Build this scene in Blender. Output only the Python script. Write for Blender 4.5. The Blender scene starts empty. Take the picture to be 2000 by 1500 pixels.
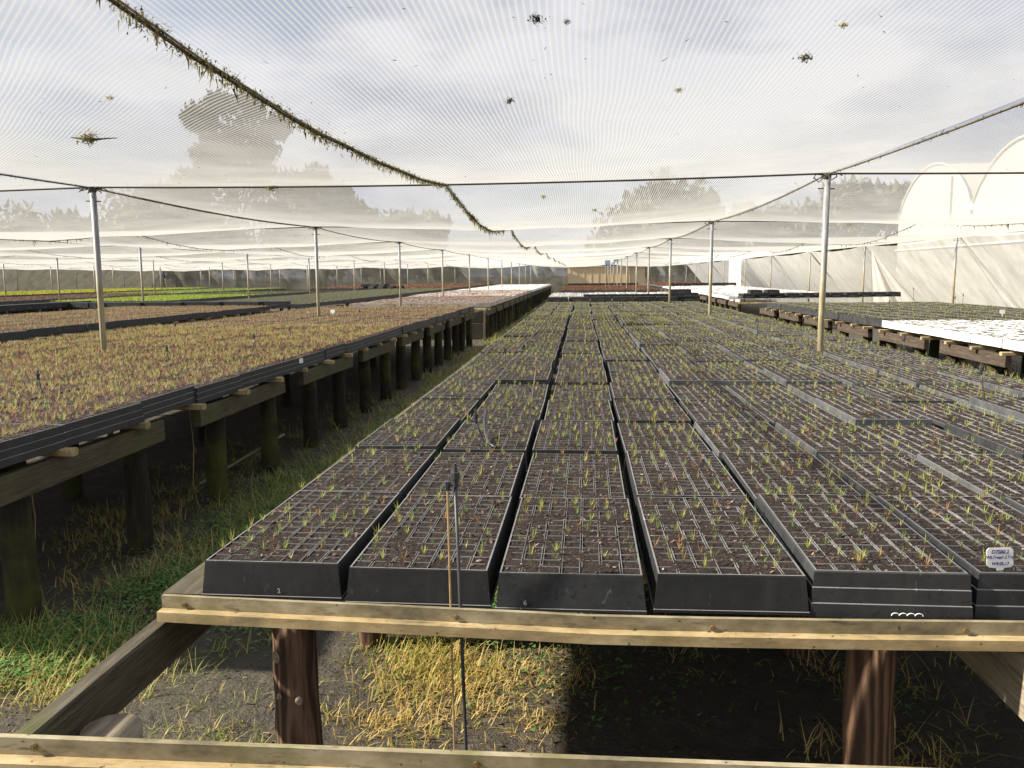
import bpy, bmesh, math, random
import numpy as np
from mathutils import Matrix, Vector

# ------------------------------------------------------------------ camera, sky, sun, exposure
S = bpy.context.scene
C = S.collection
Z0 = 0.90                                            # height of the tray tops above the ground
cam_d = bpy.data.cameras.new('camera'); cam = bpy.data.objects.new('camera', cam_d); C.objects.link(cam)
r_ = Vector((0.99631, 0.08534, -0.00881)); u_ = Vector((-0.00246, 0.13104, 0.99137)); f_ = Vector((-0.08576, 0.98770, -0.13077))
M_ = Matrix((r_, u_, -f_)).transposed().to_4x4(); M_.translation = Vector((0, 0, Z0 + 0.6823)); cam.matrix_world = M_
cam_d.sensor_width = 36.0; cam_d.lens = 36.0 * 1615.3 / 2000.0
cam_d.clip_start = 0.05; cam_d.clip_end = 2000
S.camera = cam

SUN_EL, SUN_AZ = math.radians(33.5), math.radians(264)     # azimuth clockwise from +Y: the sun stands to the left
w = bpy.data.worlds.new('World'); S.world = w; w.use_nodes = True
nt = w.node_tree; nt.nodes.clear()
sky = nt.nodes.new('ShaderNodeTexSky'); sky.sky_type = 'NISHITA'; sky.sun_disc = False
sky.sun_elevation = SUN_EL; sky.sun_rotation = SUN_AZ; sky.dust_density = 2.0; sky.air_density = 1.0
tc = nt.nodes.new('ShaderNodeTexCoord'); mp = nt.nodes.new('ShaderNodeMapping'); mp.inputs['Scale'].default_value = (1, 1, 2.6)
nz = nt.nodes.new('ShaderNodeTexNoise'); nz.inputs['Scale'].default_value = 2.3; nz.inputs['Detail'].default_value = 6; nz.inputs['Roughness'].default_value = 0.55
rp = nt.nodes.new('ShaderNodeValToRGB'); rp.color_ramp.elements[0].position = 0.22; rp.color_ramp.elements[1].position = 0.50
nz2 = nt.nodes.new('ShaderNodeTexNoise'); nz2.inputs['Scale'].default_value = 4.5; nz2.inputs['Detail'].default_value = 7; nz2.inputs['Roughness'].default_value = 0.5
rp2 = nt.nodes.new('ShaderNodeValToRGB'); rp2.color_ramp.elements[0].position = 0.38; rp2.color_ramp.elements[1].position = 0.60
rp2.color_ramp.elements[0].color = (2.4, 2.7, 3.6, 1); rp2.color_ramp.elements[1].color = (4.7, 4.85, 5.4, 1)
mx = nt.nodes.new('ShaderNodeMixRGB')
bg = nt.nodes.new('ShaderNodeBackground'); bg.inputs['Strength'].default_value = 0.058
wo = nt.nodes.new('ShaderNodeOutputWorld')
L = nt.links.new
L(tc.outputs['Generated'], mp.inputs['Vector']); L(mp.outputs['Vector'], nz.inputs['Vector']); L(nz.outputs['Fac'], rp.inputs['Fac'])
L(mp.outputs['Vector'], nz2.inputs['Vector']); L(nz2.outputs['Fac'], rp2.inputs['Fac']); L(rp2.outputs['Color'], mx.inputs['Color2']); L(rp.outputs['Color'], mx.inputs['Fac']); L(sky.outputs['Color'], mx.inputs['Color1']); L(mx.outputs['Color'], bg.inputs['Color']); L(bg.outputs[0], wo.inputs[0])

sd = bpy.data.lights.new('sun', 'SUN'); sd.energy = 5.0; sd.angle = math.radians(1.8); sd.color = (1.0, 0.925, 0.80)
so = bpy.data.objects.new('sun', sd); C.objects.link(so)
to_sun = Vector((math.sin(SUN_AZ) * math.cos(SUN_EL), math.cos(SUN_AZ) * math.cos(SUN_EL), math.sin(SUN_EL)))
so.rotation_euler = to_sun.to_track_quat('Z', 'Y').to_euler(); so.location = to_sun * 60

S.view_settings.view_transform = 'Standard'; S.view_settings.look = 'None'; S.view_settings.gamma = 1.0
S.view_settings.exposure = 1.4; S.view_settings.use_curve_mapping = False
S.cycles.max_bounces = 8; S.cycles.transparent_max_bounces = 24; S.cycles.diffuse_bounces = 3; S.cycles.glossy_bounces = 2
S.cycles.transmission_bounces = 4; S.cycles.sample_clamp_indirect = 6.0
S.cycles.use_denoising = True

rng = np.random.default_rng(7)
random.seed(7)

# ------------------------------------------------------------------ helpers
def mesh(name, V, F, mats=(), midx=None, col=None, smooth=False):
    """V (n,3); F list/array of equal-length faces or list of mixed faces"""
    V = np.asarray(V, np.float32)
    me = bpy.data.meshes.new(name)
    if isinstance(F, np.ndarray):
        k = F.shape[1]; nf = len(F); loops = F.astype(np.int32).ravel(); starts = np.arange(nf, dtype=np.int32) * k
    else:
        nf = len(F); loops = np.fromiter((i for f in F for i in f), np.int32); ln = np.array([len(f) for f in F], np.int32)
        starts = np.concatenate([[0], np.cumsum(ln)[:-1]]).astype(np.int32)
    me.vertices.add(len(V)); me.vertices.foreach_set('co', V.ravel())
    me.loops.add(len(loops)); me.loops.foreach_set('vertex_index', loops)
    me.polygons.add(nf); me.polygons.foreach_set('loop_start', starts)
    for m in mats: me.materials.append(m)
    if midx is not None: me.polygons.foreach_set('material_index', np.asarray(midx, np.int32))
    me.polygons.foreach_set('use_smooth', np.full(nf, bool(smooth)))
    if col is not None:
        a = me.color_attributes.new('Col', 'FLOAT_COLOR', 'POINT')
        cc = np.ones((len(V), 4), np.float32); cc[:, :3] = col; a.data.foreach_set('color', cc.ravel())
    me.update(calc_edges=True)
    return me

def link(name, data, parent=None, loc=None, rot=None):
    o = bpy.data.objects.new(name, data); C.objects.link(o)
    if parent is not None: o.parent = parent
    if loc is not None: o.location = loc
    if rot is not None: o.rotation_euler = rot
    return o

def tag(o, label=None, cat=None, group=None, kind=None):
    if label: o['label'] = label
    if cat: o['category'] = cat
    if group: o['group'] = group
    if kind: o['kind'] = kind
    return o

class MB:
    def __init__(s): s.V = []; s.F = []; s.m = []
    def box(s, a, b, m=0, top=None):
        x0, y0, z0 = a; x1, y1, z1 = b; n = len(s.V)
        s.V += [(x0, y0, z0), (x1, y0, z0), (x1, y1, z0), (x0, y1, z0), (x0, y0, z1), (x1, y0, z1), (x1, y1, z1), (x0, y1, z1)]
        s.F += [(n, n+3, n+2, n+1), (n+4, n+5, n+6, n+7), (n, n+1, n+5, n+4), (n+1, n+2, n+6, n+5), (n+2, n+3, n+7, n+6), (n+3, n, n+4, n+7)]
        s.m += [m] * 6
    def tube(s, pts, r, seg=8, m=0, caps=True):
        pts = [Vector(p) for p in pts]; n = len(s.V); k = len(pts)
        rs = r if isinstance(r, (list, tuple)) else [r] * k
        for i, p in enumerate(pts):
            d = (pts[min(i+1, k-1)] - pts[max(i-1, 0)]).normalized()
            a = d.orthogonal().normalized() if abs(d.z) < .99 else Vector((1, 0, 0))
            if abs(d.z) < .99: a = d.cross(Vector((0, 0, 1))).normalized()
            b = d.cross(a)
            for j in range(seg):
                t = 2 * math.pi * j / seg; s.V.append(tuple(p + (a * math.cos(t) + b * math.sin(t)) * rs[i]))
        for i in range(k - 1):
            for j in range(seg):
                j2 = (j + 1) % seg
                s.F.append((n + i*seg + j, n + i*seg + j2, n + (i+1)*seg + j2, n + (i+1)*seg + j)); s.m.append(m)
        if caps:
            s.F.append(tuple(n + j for j in reversed(range(seg)))); s.m.append(m)
            s.F.append(tuple(n + (k-1)*seg + j for j in range(seg))); s.m.append(m)
    def mesh(s, name, mats, smooth=False): return mesh(name, s.V, s.F, mats, s.m, smooth=smooth)
    def obj(s, name, mats, parent=None, loc=None, rot=None, smooth=False):
        return link(name, s.mesh(name, mats if isinstance(mats, (list, tuple)) else [mats], smooth), parent, loc, rot)

def blades(P, az, lean, curve, ln, wd, col, tipcol=None, segs=2):
    """curved tapering blades as quad strips: arrays of length n"""
    n = len(P); P = np.asarray(P, float); az = np.broadcast_to(az, n); lean = np.broadcast_to(lean, n); curve = np.broadcast_to(curve, n)
    ln = np.broadcast_to(ln, n); wd = np.broadcast_to(wd, n)
    side = np.stack([-np.sin(az), np.cos(az), np.zeros(n)], -1)
    V = np.zeros((n, (segs + 1) * 2, 3)); c = P.copy(); K = np.zeros((n, (segs + 1) * 2, 3))
    tip = col if tipcol is None else tipcol
    for i in range(segs + 1):
        f = i / segs; wv = (wd * (1 - 0.85 * f) * 0.5)[:, None]
        V[:, 2*i] = c - side * wv; V[:, 2*i+1] = c + side * wv
        K[:, 2*i] = K[:, 2*i+1] = np.asarray(col) * (1 - f) + np.asarray(tip) * f
        a = lean + curve * (i + .5) / segs; d = np.stack([np.sin(a) * np.cos(az), np.sin(a) * np.sin(az), np.cos(a)], -1)
        c = c + d * (ln / segs)[:, None]
    base = (np.arange(n) * (segs + 1) * 2)[:, None, None]
    q = np.array([[2*i, 2*i+1, 2*i+3, 2*i+2] for i in range(segs)])[None]
    return V.reshape(-1, 3), (base + q).reshape(-1, 4), K.reshape(-1, 3)

def cat(parts):
    V, F, K, o = [], [], [], 0
    for v, f, k in parts:
        V.append(v); F.append(f + o); K.append(k); o += len(v)
    return np.concatenate(V), np.concatenate(F), np.concatenate(K)

ORD = ['zeroth', 'first', 'second', 'third', 'fourth', 'fifth', 'sixth', 'seventh', 'eighth', 'ninth', 'tenth', 'eleventh', 'twelfth', 'thirteenth', 'fourteenth',
       'fifteenth', 'sixteenth', 'seventeenth', 'eighteenth', 'nineteenth', 'twentieth', 'twenty-first', 'twenty-second', 'twenty-third', 'twenty-fourth', 'twenty-fifth',
       'twenty-sixth', 'twenty-seventh', 'twenty-eighth', 'twenty-ninth', 'thirtieth'] + ['%dth' % i for i in range(31, 80)]

# ------------------------------------------------------------------ materials
def new_mat(name):
    m = bpy.data.materials.new(name); m.use_nodes = True; nt = m.node_tree; nt.nodes.clear()
    out = nt.nodes.new('ShaderNodeOutputMaterial'); return m, nt, out
def nd(nt, t, **kw):
    n = nt.nodes.new('ShaderNode' + t)
    for k, v in kw.items():
        if k in n.inputs: n.inputs[k].default_value = v
        else: setattr(n, k, v)
    return n
def coord(nt, which='Object', scale=(1, 1, 1), rot=(0, 0, 0)):
    t = nd(nt, 'TexCoord'); m = nd(nt, 'Mapping'); m.inputs['Scale'].default_value = scale; m.inputs['Rotation'].default_value = rot
    nt.links.new(t.outputs[which], m.inputs['Vector']); return m.outputs['Vector']
def gcoord(nt, scale=(1, 1, 1), rot=(0, 0, 0)):
    t = nd(nt, 'NewGeometry'); m = nd(nt, 'Mapping'); m.inputs['Scale'].default_value = scale; m.inputs['Rotation'].default_value = rot
    nt.links.new(t.outputs['Position'], m.inputs['Vector']); return m.outputs['Vector']
def noise(nt, vec, scale, detail=4, rough=.55, dist=0):
    n = nd(nt, 'TexNoise', Scale=scale, Detail=detail, Roughness=rough, Distortion=dist); nt.links.new(vec, n.inputs['Vector']); return n.outputs['Fac']
def ramp(nt, fac, stops, interp='LINEAR'):
    r = nd(nt, 'ValToRGB'); cr = r.color_ramp; cr.interpolation = interp
    while len(cr.elements) < len(stops): cr.elements.new(.5)
    for e, (p, c) in zip(cr.elements, stops):
        e.position = p; e.color = (c[0], c[1], c[2], 1) if hasattr(c, '__len__') else (c, c, c, 1)
    nt.links.new(fac, r.inputs['Fac']); return r.outputs['Color']
def mixc(nt, a, b, fac, mode='MIX'):
    m = nd(nt, 'MixRGB', blend_type=mode)
    for s, v in (('Color1', a), ('Color2', b), ('Fac', fac)):
        if hasattr(v, 'is_linked'): nt.links.new(v, m.inputs[s])
        else: m.inputs[s].default_value = v if s == 'Fac' else (*v, 1)
    return m.outputs['Color']
def math_(nt, op, a, b=None, clamp=False):
    m = nd(nt, 'Math', operation=op); m.use_clamp = clamp
    for i, v in enumerate((a, b)):
        if v is None: continue
        if hasattr(v, 'is_linked'): nt.links.new(v, m.inputs[i])
        else: m.inputs[i].default_value = v
    return m.outputs[0]
def principled(nt, out, color, rough=.7, bump=None, bstr=.3, bdist=.01, spec=.4, metal=0):
    p = nd(nt, 'BsdfPrincipled'); p.inputs['Metallic'].default_value = metal; p.inputs['Specular IOR Level'].default_value = spec
    if hasattr(color, 'is_linked'): nt.links.new(color, p.inputs['Base Color'])
    else: p.inputs['Base Color'].default_value = (*color, 1)
    if hasattr(rough, 'is_linked'): nt.links.new(rough, p.inputs['Roughness'])
    else: p.inputs['Roughness'].default_value = rough
    if bump is not None:
        b = nd(nt, 'Bump', Strength=bstr, Distance=bdist); nt.links.new(bump, b.inputs['Height']); nt.links.new(b.outputs[0], p.inputs['Normal'])
    nt.links.new(p.outputs[0], out.inputs[0]); return p
def rnd(nt): return nd(nt, 'ObjectInfo').outputs['Random']

def m_plastic(name, lo, hi, spec=.5):
    m, nt, o = new_mat(name); v = gcoord(nt)
    n1 = noise(nt, v, 9, 6, .7); n2 = noise(nt, v, 70, 3, .6); s = noise(nt, v, 160, 2, .5)
    c = ramp(nt, n1, [(.33, lo), (.7, hi)])
    c = mixc(nt, c, tuple(x * .45 for x in lo), ramp(nt, n2, [(.60, 0.), (.66, .7)]))
    sc_ = noise(nt, gcoord(nt, (1, 1, .35), (.4, .3, .5)), 60, 2, .5, .6); c = mixc(nt, c, tuple(min(1, x * 3.2) for x in hi), ramp(nt, sc_, [(.70, 0.), (.74, .55)]))
    dr = noise(nt, gcoord(nt, (3, 3, .5)), 7, 4, .6); c = mixc(nt, c, (.075, .066, .052), ramp(nt, dr, [(.52, 0.), (.75, .45)]))
    rr = rnd(nt); c = mixc(nt, c, hi, math_(nt, 'MULTIPLY', rr, .45))
    principled(nt, o, c, ramp(nt, n1, [(.3, .5), (.7, .7)]), s, .06, .003, spec); return m
M = {}
M['plastic'] = m_plastic('black_plastic', (.010, .0105, .011), (.026, .027, .028), .3)
M['plastic_old'] = m_plastic('weathered_plastic', (.030, .032, .034), (.11, .115, .118), .32)
M['plastic_mid'] = m_plastic('scuffed_plastic', (.015, .016, .017), (.045, .047, .049), .32)
M['rim'] = m_plastic('worn_glint_rim', (.085, .085, .083), (.24, .237, .23), .42)  # paleness is wear plus wet and sun glint put into the colour

def m_soil():
    m, nt, o = new_mat('potting_soil'); v = gcoord(nt)
    n1 = noise(nt, v, 160, 5, .75); n2 = noise(nt, v, 12, 3)
    c = ramp(nt, n1, [(.32, (.007, .005, .004)), (.50, (.026, .018, .014)), (.60, (.065, .044, .034)), (.70, (.20, .145, .11))])
    c = mixc(nt, c, (.02, .014, .012), ramp(nt, n2, [(.45, 0.), (.7, .55)]))
    principled(nt, o, c, .9, n1, .9, .008, .25); return m
M['soil'] = m_soil()
def m_chip():
    m, nt, o = new_mat('bark_chip'); c = ramp(nt, noise(nt, gcoord(nt), 90, 2), [(.3, (.07, .038, .028)), (.47, (.14, .085, .058)), (.62, (.34, .27, .20))], 'CONSTANT')
    principled(nt, o, c, .8); return m
M['chip'] = m_chip()

def m_leaf(name, trans=.35, rough=.6, gain=1.0):
    m, nt, o = new_mat(name); a = nd(nt, 'Attribute'); a.attribute_name = 'Col'
    d = nd(nt, 'BsdfPrincipled', Roughness=rough); d.inputs['Specular IOR Level'].default_value = .25
    t = nd(nt, 'BsdfTranslucent'); mixs = nd(nt, 'MixShader'); mixs.inputs[0].default_value = trans
    nt.links.new(a.outputs['Color'], d.inputs['Base Color']); nt.links.new(a.outputs['Color'], t.inputs['Color'])
    nt.links.new(d.outputs[0], mixs.inputs[1]); nt.links.new(t.outputs[0], mixs.inputs[2]); nt.links.new(mixs.outputs[0], o.inputs[0]); return m
M['leaf'] = m_leaf('leaf'); M['grass'] = m_leaf('grass_blade', .4); M['moss'] = m_leaf('moss', .3, .9)
M['crown'] = m_leaf('tree_leaf', .2)

def m_wood(name, dark, mid, light, algae=0., axis='X', rough=.8, grain=1.0, stain=None):
    m, nt, o = new_mat(name)
    sc = {'X': (1.2, 16, 16), 'Y': (16, 1.2, 16), 'Z': (16, 16, 1.2)}[axis]
    v = coord(nt, 'Object', sc); g = noise(nt, v, 3.0 * grain, 7, .65, 1.2); f = noise(nt, v, 14 * grain, 4, .6)
    vb = gcoord(nt); big = noise(nt, vb, 3.2, 4, .6)
    c = ramp(nt, g, [(.28, dark), (.5, mid), (.75, light)])
    c = mixc(nt, c, dark, ramp(nt, f, [(.5, 0.), (.75, .55)]))
    c = mixc(nt, c, mid, ramp(nt, rnd(nt), [(0, 0.), (1, .4)]))
    if stain: c = mixc(nt, c, stain, ramp(nt, big, [(.46, 0.), (.62, .75)]))
    if algae:
        al = noise(nt, vb, 2.6, 5, .6)
        c = mixc(nt, c, (.10, .115, .018), ramp(nt, al, [(.47, 0.), (.68, algae)]))
    principled(nt, o, c, rough, g, .5, .006, .25); return m
M['post_dark'] = m_wood('old_post', (.010, .009, .006), (.028, .023, .015), (.065, .053, .033), .6, 'Z')
M['beam_dark'] = m_wood('weathered_beam', (.030, .025, .017), (.080, .068, .045), (.16, .14, .10), .45, 'Y')
M['beam_brown'] = m_wood('brown_beam', (.024, .017, .012), (.070, .052, .038), (.15, .12, .09), 0, 'Y')
M['beam_pale'] = m_wood('pale_beam', (.09, .07, .045), (.27, .225, .155), (.46, .40, .29), .18, 'Y')
def m_batten(name, base, grime, hi):
    m, nt, o = new_mat(name); v = gcoord(nt, (.5, 1, 1)); n1 = noise(nt, v, 9, 6, .7); n2 = noise(nt, gcoord(nt, (.25, 1, 1.5)), 45, 5, .7); n3 = noise(nt, gcoord(nt), 55, 2, .5)
    c = ramp(nt, n1, [(.36, hi), (.5, base), (.64, grime)]); c = mixc(nt, c, tuple(x * .45 for x in grime), ramp(nt, n2, [(.56, 0.), (.7, .75)])); c = mixc(nt, c, (.05, .04, .025), ramp(nt, n3, [(.70, 0.), (.74, .8)]))
    c = mixc(nt, c, (.12, .125, .03), ramp(nt, noise(nt, gcoord(nt), 5, 3), [(.56, 0.), (.7, .5)]))
    principled(nt, o, c, .75, n2, .12, .0015, .25); return m
M['batten'] = m_batten('weathered_batten', (.36, .265, .13), (.21, .165, .09), (.50, .40, .23)); M['batten_web'] = m_batten('grimy_batten', (.27, .225, .135), (.13, .112, .068), (.40, .35, .24))
def m_post_red():
    m, nt, o = new_mat('redwood_post'); v = coord(nt, 'Object', (9, 9, 1.1))
    wv = nd(nt, 'TexWave', Scale=1.6, Distortion=9.0, Detail=4.0); wv.inputs['Detail Scale'].default_value = .9; wv.bands_direction = 'X'
    nt.links.new(v, wv.inputs['Vector']); n = noise(nt, coord(nt, 'Object', (30, 30, 2)), 3, 6, .7)
    c = ramp(nt, wv.outputs['Fac'], [(.05, (.045, .024, .013)), (.5, (.095, .052, .029)), (.9, (.16, .095, .055))])
    c = mixc(nt, c, (.035, .018, .011), ramp(nt, n, [(.5, 0.), (.7, .7)]))
    h = math_(nt, 'ADD', wv.outputs['Fac'], n)
    principled(nt, o, c, .75, h, .55, .006, .3); return m
M['post_red'] = m_post_red()
def m_flat(name, c, rough=.6, c2=None, scale=8, metal=0, spec=.4):
    m, nt, o = new_mat(name)
    cc = ramp(nt, noise(nt, gcoord(nt), scale, 5, .6), [(.35, c), (.68, c2 or tuple(x * .7 for x in c))])
    principled(nt, o, cc, rough, metal=metal, spec=spec); return m
M['foam'] = m_flat('white_foam', (.80, .79, .76), .7, (.62, .61, .57), 14)
M['foam_pink'] = m_flat('pinkish_foam', (.58, .53, .46), .7, (.30, .235, .185), 4)
M['rubber'] = m_flat('black_tube', (.035, .036, .04), .4, (.06, .06, .065))
M['bamboo'] = m_flat('bamboo', (.46, .31, .14), .5, (.33, .21, .09), 30)
M['tagwhite'] = m_flat('white_plastic', (.88, .88, .84), .4, (.82, .82, .78))
M['ink'] = m_flat('blue_ink', (.05, .03, .22), .6)
M['rope'] = m_flat('dirty_rope', (.16, .135, .085), .9, (.05, .042, .028), 25)
M['wire'] = m_flat('dark_wire', (.035, .032, .028), .7, (.07, .06, .045), 30)
M['screw'] = m_flat('brass_screw', (.30, .21, .10), .45, (.18, .12, .06), 90, .6)
M['mark'] = m_flat('chalk_mark', (.7, .7, .68), .8)
M['blue'] = m_flat('pale_blue_board', (.22, .33, .50), .5, (.32, .42, .56))
M['shed'] = m_flat('tan_sheeting', (.66, .52, .33), .8, (.58, .45, .28), 1.2)
M['shed2'] = m_flat('pale_tan_sheeting', (.72, .60, .42), .8, (.64, .52, .36), 1.2)
M['red'] = m_flat('red_plastic', (.5, .06, .03), .5)
M['bark'] = m_wood('tree_bark', (.012, .010, .008), (.03, .024, .018), (.05, .042, .032), 0, 'Z')

def m_pole():
    m, nt, o = new_mat('galvanised_pole'); g = nd(nt, 'NewGeometry'); sp = nd(nt, 'SeparateXYZ'); nt.links.new(g.outputs['Position'], sp.inputs[0])
    n = noise(nt, gcoord(nt, (1, 1, .25)), 22, 5, .6); big = noise(nt, gcoord(nt), 2.5, 3)
    h = math_(nt, 'ADD', sp.outputs['Z'], math_(nt, 'MULTIPLY', big, .8))
    lich = ramp(nt, math_(nt, 'DIVIDE', h, 3.0), [(.60, 1.), (.78, 0.)])
    c = ramp(nt, n, [(.3, (.16, .165, .17)), (.7, (.33, .335, .34))]); t = ramp(nt, n, [(.3, (.20, .165, .095)), (.7, (.38, .33, .205))])
    principled(nt, o, mixc(nt, c, t, lich), .55, n, .15, .003, .4, .15); return m
M['pole'] = m_pole()

def m_net(name, angle=None, k0=.048, krib=.18, color=(.665, .66, .615), pitch=.021, stain=None, kstain=0, trans=.5, stretch=(1, 1, 1)):
    """knitted shade cloth: threads of real thickness hide more the flatter one looks along the cloth, for every ray alike"""
    m, nt, o = new_mat(name); g = nd(nt, 'NewGeometry')
    dp = nd(nt, 'VectorMath', operation='DOT_PRODUCT'); nt.links.new(g.outputs['Normal'], dp.inputs[0]); nt.links.new(g.outputs['Incoming'], dp.inputs[1])
    cs = math_(nt, 'MAXIMUM', math_(nt, 'ABSOLUTE', dp.outputs['Value']), .03)
    v = gcoord(nt)
    k = math_(nt, 'ADD', k0, math_(nt, 'MULTIPLY', math_(nt, 'SUBTRACT', noise(nt, v, 1.3, 5, .65), .42), k0 * 2.2))
    if angle is not None:
        vr = gcoord(nt, (1, 1, 1), (0, 0, angle)); sp = nd(nt, 'SeparateXYZ'); nt.links.new(vr, sp.inputs[0])
        lowf = math_(nt, 'MULTIPLY', noise(nt, v, .8, 2), .05)
        xx = math_(nt, 'ADD', sp.outputs['X'], lowf)
        sn_ = math_(nt, 'SINE', math_(nt, 'MULTIPLY', xx, 6.2832 / pitch)); rib = math_(nt, 'POWER', math_(nt, 'ADD', math_(nt, 'MULTIPLY', sn_, .5), .5), 3.0)
        rib = math_(nt, 'MULTIPLY', rib, math_(nt, 'ADD', noise(nt, gcoord(nt, (1, .35, 1), (0, 0, angle)), 2.2, 3), .5))
        k = math_(nt, 'ADD', k, math_(nt, 'MULTIPLY', rib, krib))
    col = color
    if stain:
        sn = noise(nt, gcoord(nt, stretch), 1.6, 6, .65); sf = ramp(nt, sn, [(.40, 0.), (.66, 1.)])
        col = mixc(nt, color, stain, sf); k = math_(nt, 'ADD', k, math_(nt, 'MULTIPLY', sf, kstain))
    T = math_(nt, 'EXPONENT', math_(nt, 'MULTIPLY', math_(nt, 'DIVIDE', k, cs), -1.0))
    d = nd(nt, 'BsdfDiffuse'); t = nd(nt, 'BsdfTranslucent'); tr = nd(nt, 'BsdfTransparent'); a = nd(nt, 'MixShader'); b = nd(nt, 'MixShader')
    for s in (d, t):
        if hasattr(col, 'is_linked'): nt.links.new(col, s.inputs['Color'])
        else: s.inputs['Color'].default_value = (*col, 1)
    a.inputs[0].default_value = trans; nt.links.new(d.outputs[0], a.inputs[1]); nt.links.new(t.outputs[0], a.inputs[2])
    nt.links.new(T, b.inputs[0]); nt.links.new(a.outputs[0], b.inputs[1]); nt.links.new(tr.outputs[0], b.inputs[2]); nt.links.new(b.outputs[0], o.inputs[0]); return m
M['net'] = m_net('roof_net', 0.0); M['net_d'] = m_net('roof_net_bias', math.radians(-41.5), pitch=.020)
M['net_side'] = m_net('side_net', None, k0=.38, color=(.76, .745, .69), stain=(.60, .585, .51), kstain=.2, stretch=(1, 2.2, 1.2))
M['net_end'] = m_net('end_net', None, k0=1.3, color=(.33, .32, .26), stain=(.22, .21, .16), kstain=.8, stretch=(.5, 1, 1.5), trans=.12)
M['net_white'] = m_net('white_cloth', None, k0=1.2, color=(.80, .775, .71))
def m_film():
    m, nt, o = new_mat('greenhouse_film'); d = nd(nt, 'BsdfDiffuse'); d.inputs[0].default_value = (.60, .59, .545, 1); t = nd(nt, 'BsdfTranslucent'); t.inputs[0].default_value = (.60, .59, .545, 1)
    g = nd(nt, 'BsdfGlossy', Roughness=.4); g.inputs[0].default_value = (.9, .9, .9, 1)
    a = nd(nt, 'MixShader'); a.inputs[0].default_value = .5; b = nd(nt, 'MixShader'); b.inputs[0].default_value = .06
    nt.links.new(d.outputs[0], a.inputs[1]); nt.links.new(t.outputs[0], a.inputs[2]); nt.links.new(a.outputs[0], b.inputs[1]); nt.links.new(g.outputs[0], b.inputs[2]); nt.links.new(b.outputs[0], o.inputs[0]); return m
M['film'] = m_film()

def m_ground():
    m, nt, o = new_mat('mud'); v = gcoord(nt)
    n1 = noise(nt, v, 1.1, 5, .6); n2 = noise(nt, v, 14, 6, .7); n3 = noise(nt, v, 60, 4, .7)
    c = ramp(nt, n2, [(.3, (.026, .021, .015)), (.55, (.080, .066, .046)), (.75, (.16, .135, .095))])
    c = mixc(nt, c, (.10, .085, .045), ramp(nt, n3, [(.58, 0.), (.72, .8)]))
    c = mixc(nt, c, (.035, .045, .014), ramp(nt, n1, [(.5, 0.), (.7, .6)]))
    h = math_(nt, 'ADD', math_(nt, 'MULTIPLY', n2, 1.0), math_(nt, 'MULTIPLY', n3, .5))
    principled(nt, o, c, ramp(nt, n2, [(.3, .35), (.6, .85)]), h, 1.0, .03, .4); return m
M['mud'] = m_ground()

# ------------------------------------------------------------------ setting: ground
gx = np.concatenate([[-400, -120, -50], np.arange(-6, 4.01, .09), [12, 40, 120, 400]]); gy = np.concatenate([[-200, -30], np.arange(1.2, 7.01, .09), [14, 30, 80, 200, 700]])
GX, GY = np.meshgrid(gx, gy)
def hn(x, y):
    return (np.sin(x * 5.1 + 1.3 * np.sin(y * 3.7)) * np.sin(y * 4.3 + x) * .012 + np.sin(x * 13 + y * 7) * np.sin(y * 17 - x * 5) * .006)
near = (GX > -6) & (GX < 4) & (GY > 1.2) & (GY < 7)
GZ = np.where(near, hn(GX, GY), 0.0) - .01
nx, ny = len(gx), len(gy); idx = np.arange(nx * ny).reshape(ny, nx)
Fg = np.stack([idx[:-1, :-1], idx[:-1, 1:], idx[1:, 1:], idx[1:, :-1]], -1).reshape(-1, 4)
tag(link('ground', mesh('ground', np.stack([GX, GY, GZ], -1).reshape(-1, 3), Fg, [M['mud']], smooth=True)), 'damp dark muddy ground under and between the benches', kind='structure')

# ------------------------------------------------------------------ shade house: roof net, cables, poles
PX = [-4.49 + 6.55 * k for k in range(-5, 3)]           # pole rows
PY = [7.398 + 6.386 * k for k in range(-2, 11)]
ZT = Z0 + 1.52
bay_amp = {(5, 1): (.56, 0), (5, 2): (.95, 0), (4, 1): (.7, 0), (6, 1): (.75, 0)}
def bay(i, j):
    if (i, j) not in bay_amp: bay_amp[(i, j)] = (.9 + .3 * random.random(), random.uniform(-.02, .02))
    return bay_amp[(i, j)]
def roofz(x, y):
    i = min(max(int((x - PX[0]) // 6.55), 0), len(PX) - 2); j = min(max(int((y - PY[0]) // 6.386), 0), len(PY) - 2)
    u = min(max((x - PX[i]) / 6.55, 0), 1); v = min(max((y - PY[j]) / 6.386, 0), 1); a, t = bay(i, j)
    su = 4 * u * (1 - u); sv = 4 * v * (1 - v)
    sea = .02 * math.exp(-((u - .5) / .05) ** 2) * sv
    rip = (.007 * math.sin(x * 3.9 + y * .9) + .005 * math.sin(x * 7.3 - y * 1.7) + .004 * math.sin(y * 5.1 + x * 1.3)) * min(1, 3 * u, 3 * (1 - u)) * min(1, 4 * v, 4 * (1 - v))
    return ZT + rip - .035 * su - (.055 + .145 * su) * a * sv - sea
shade = tag(link('shade_net', None), 'white knitted shade net stretched over the whole nursery on cables', 'shade net')
NV = 20
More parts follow.
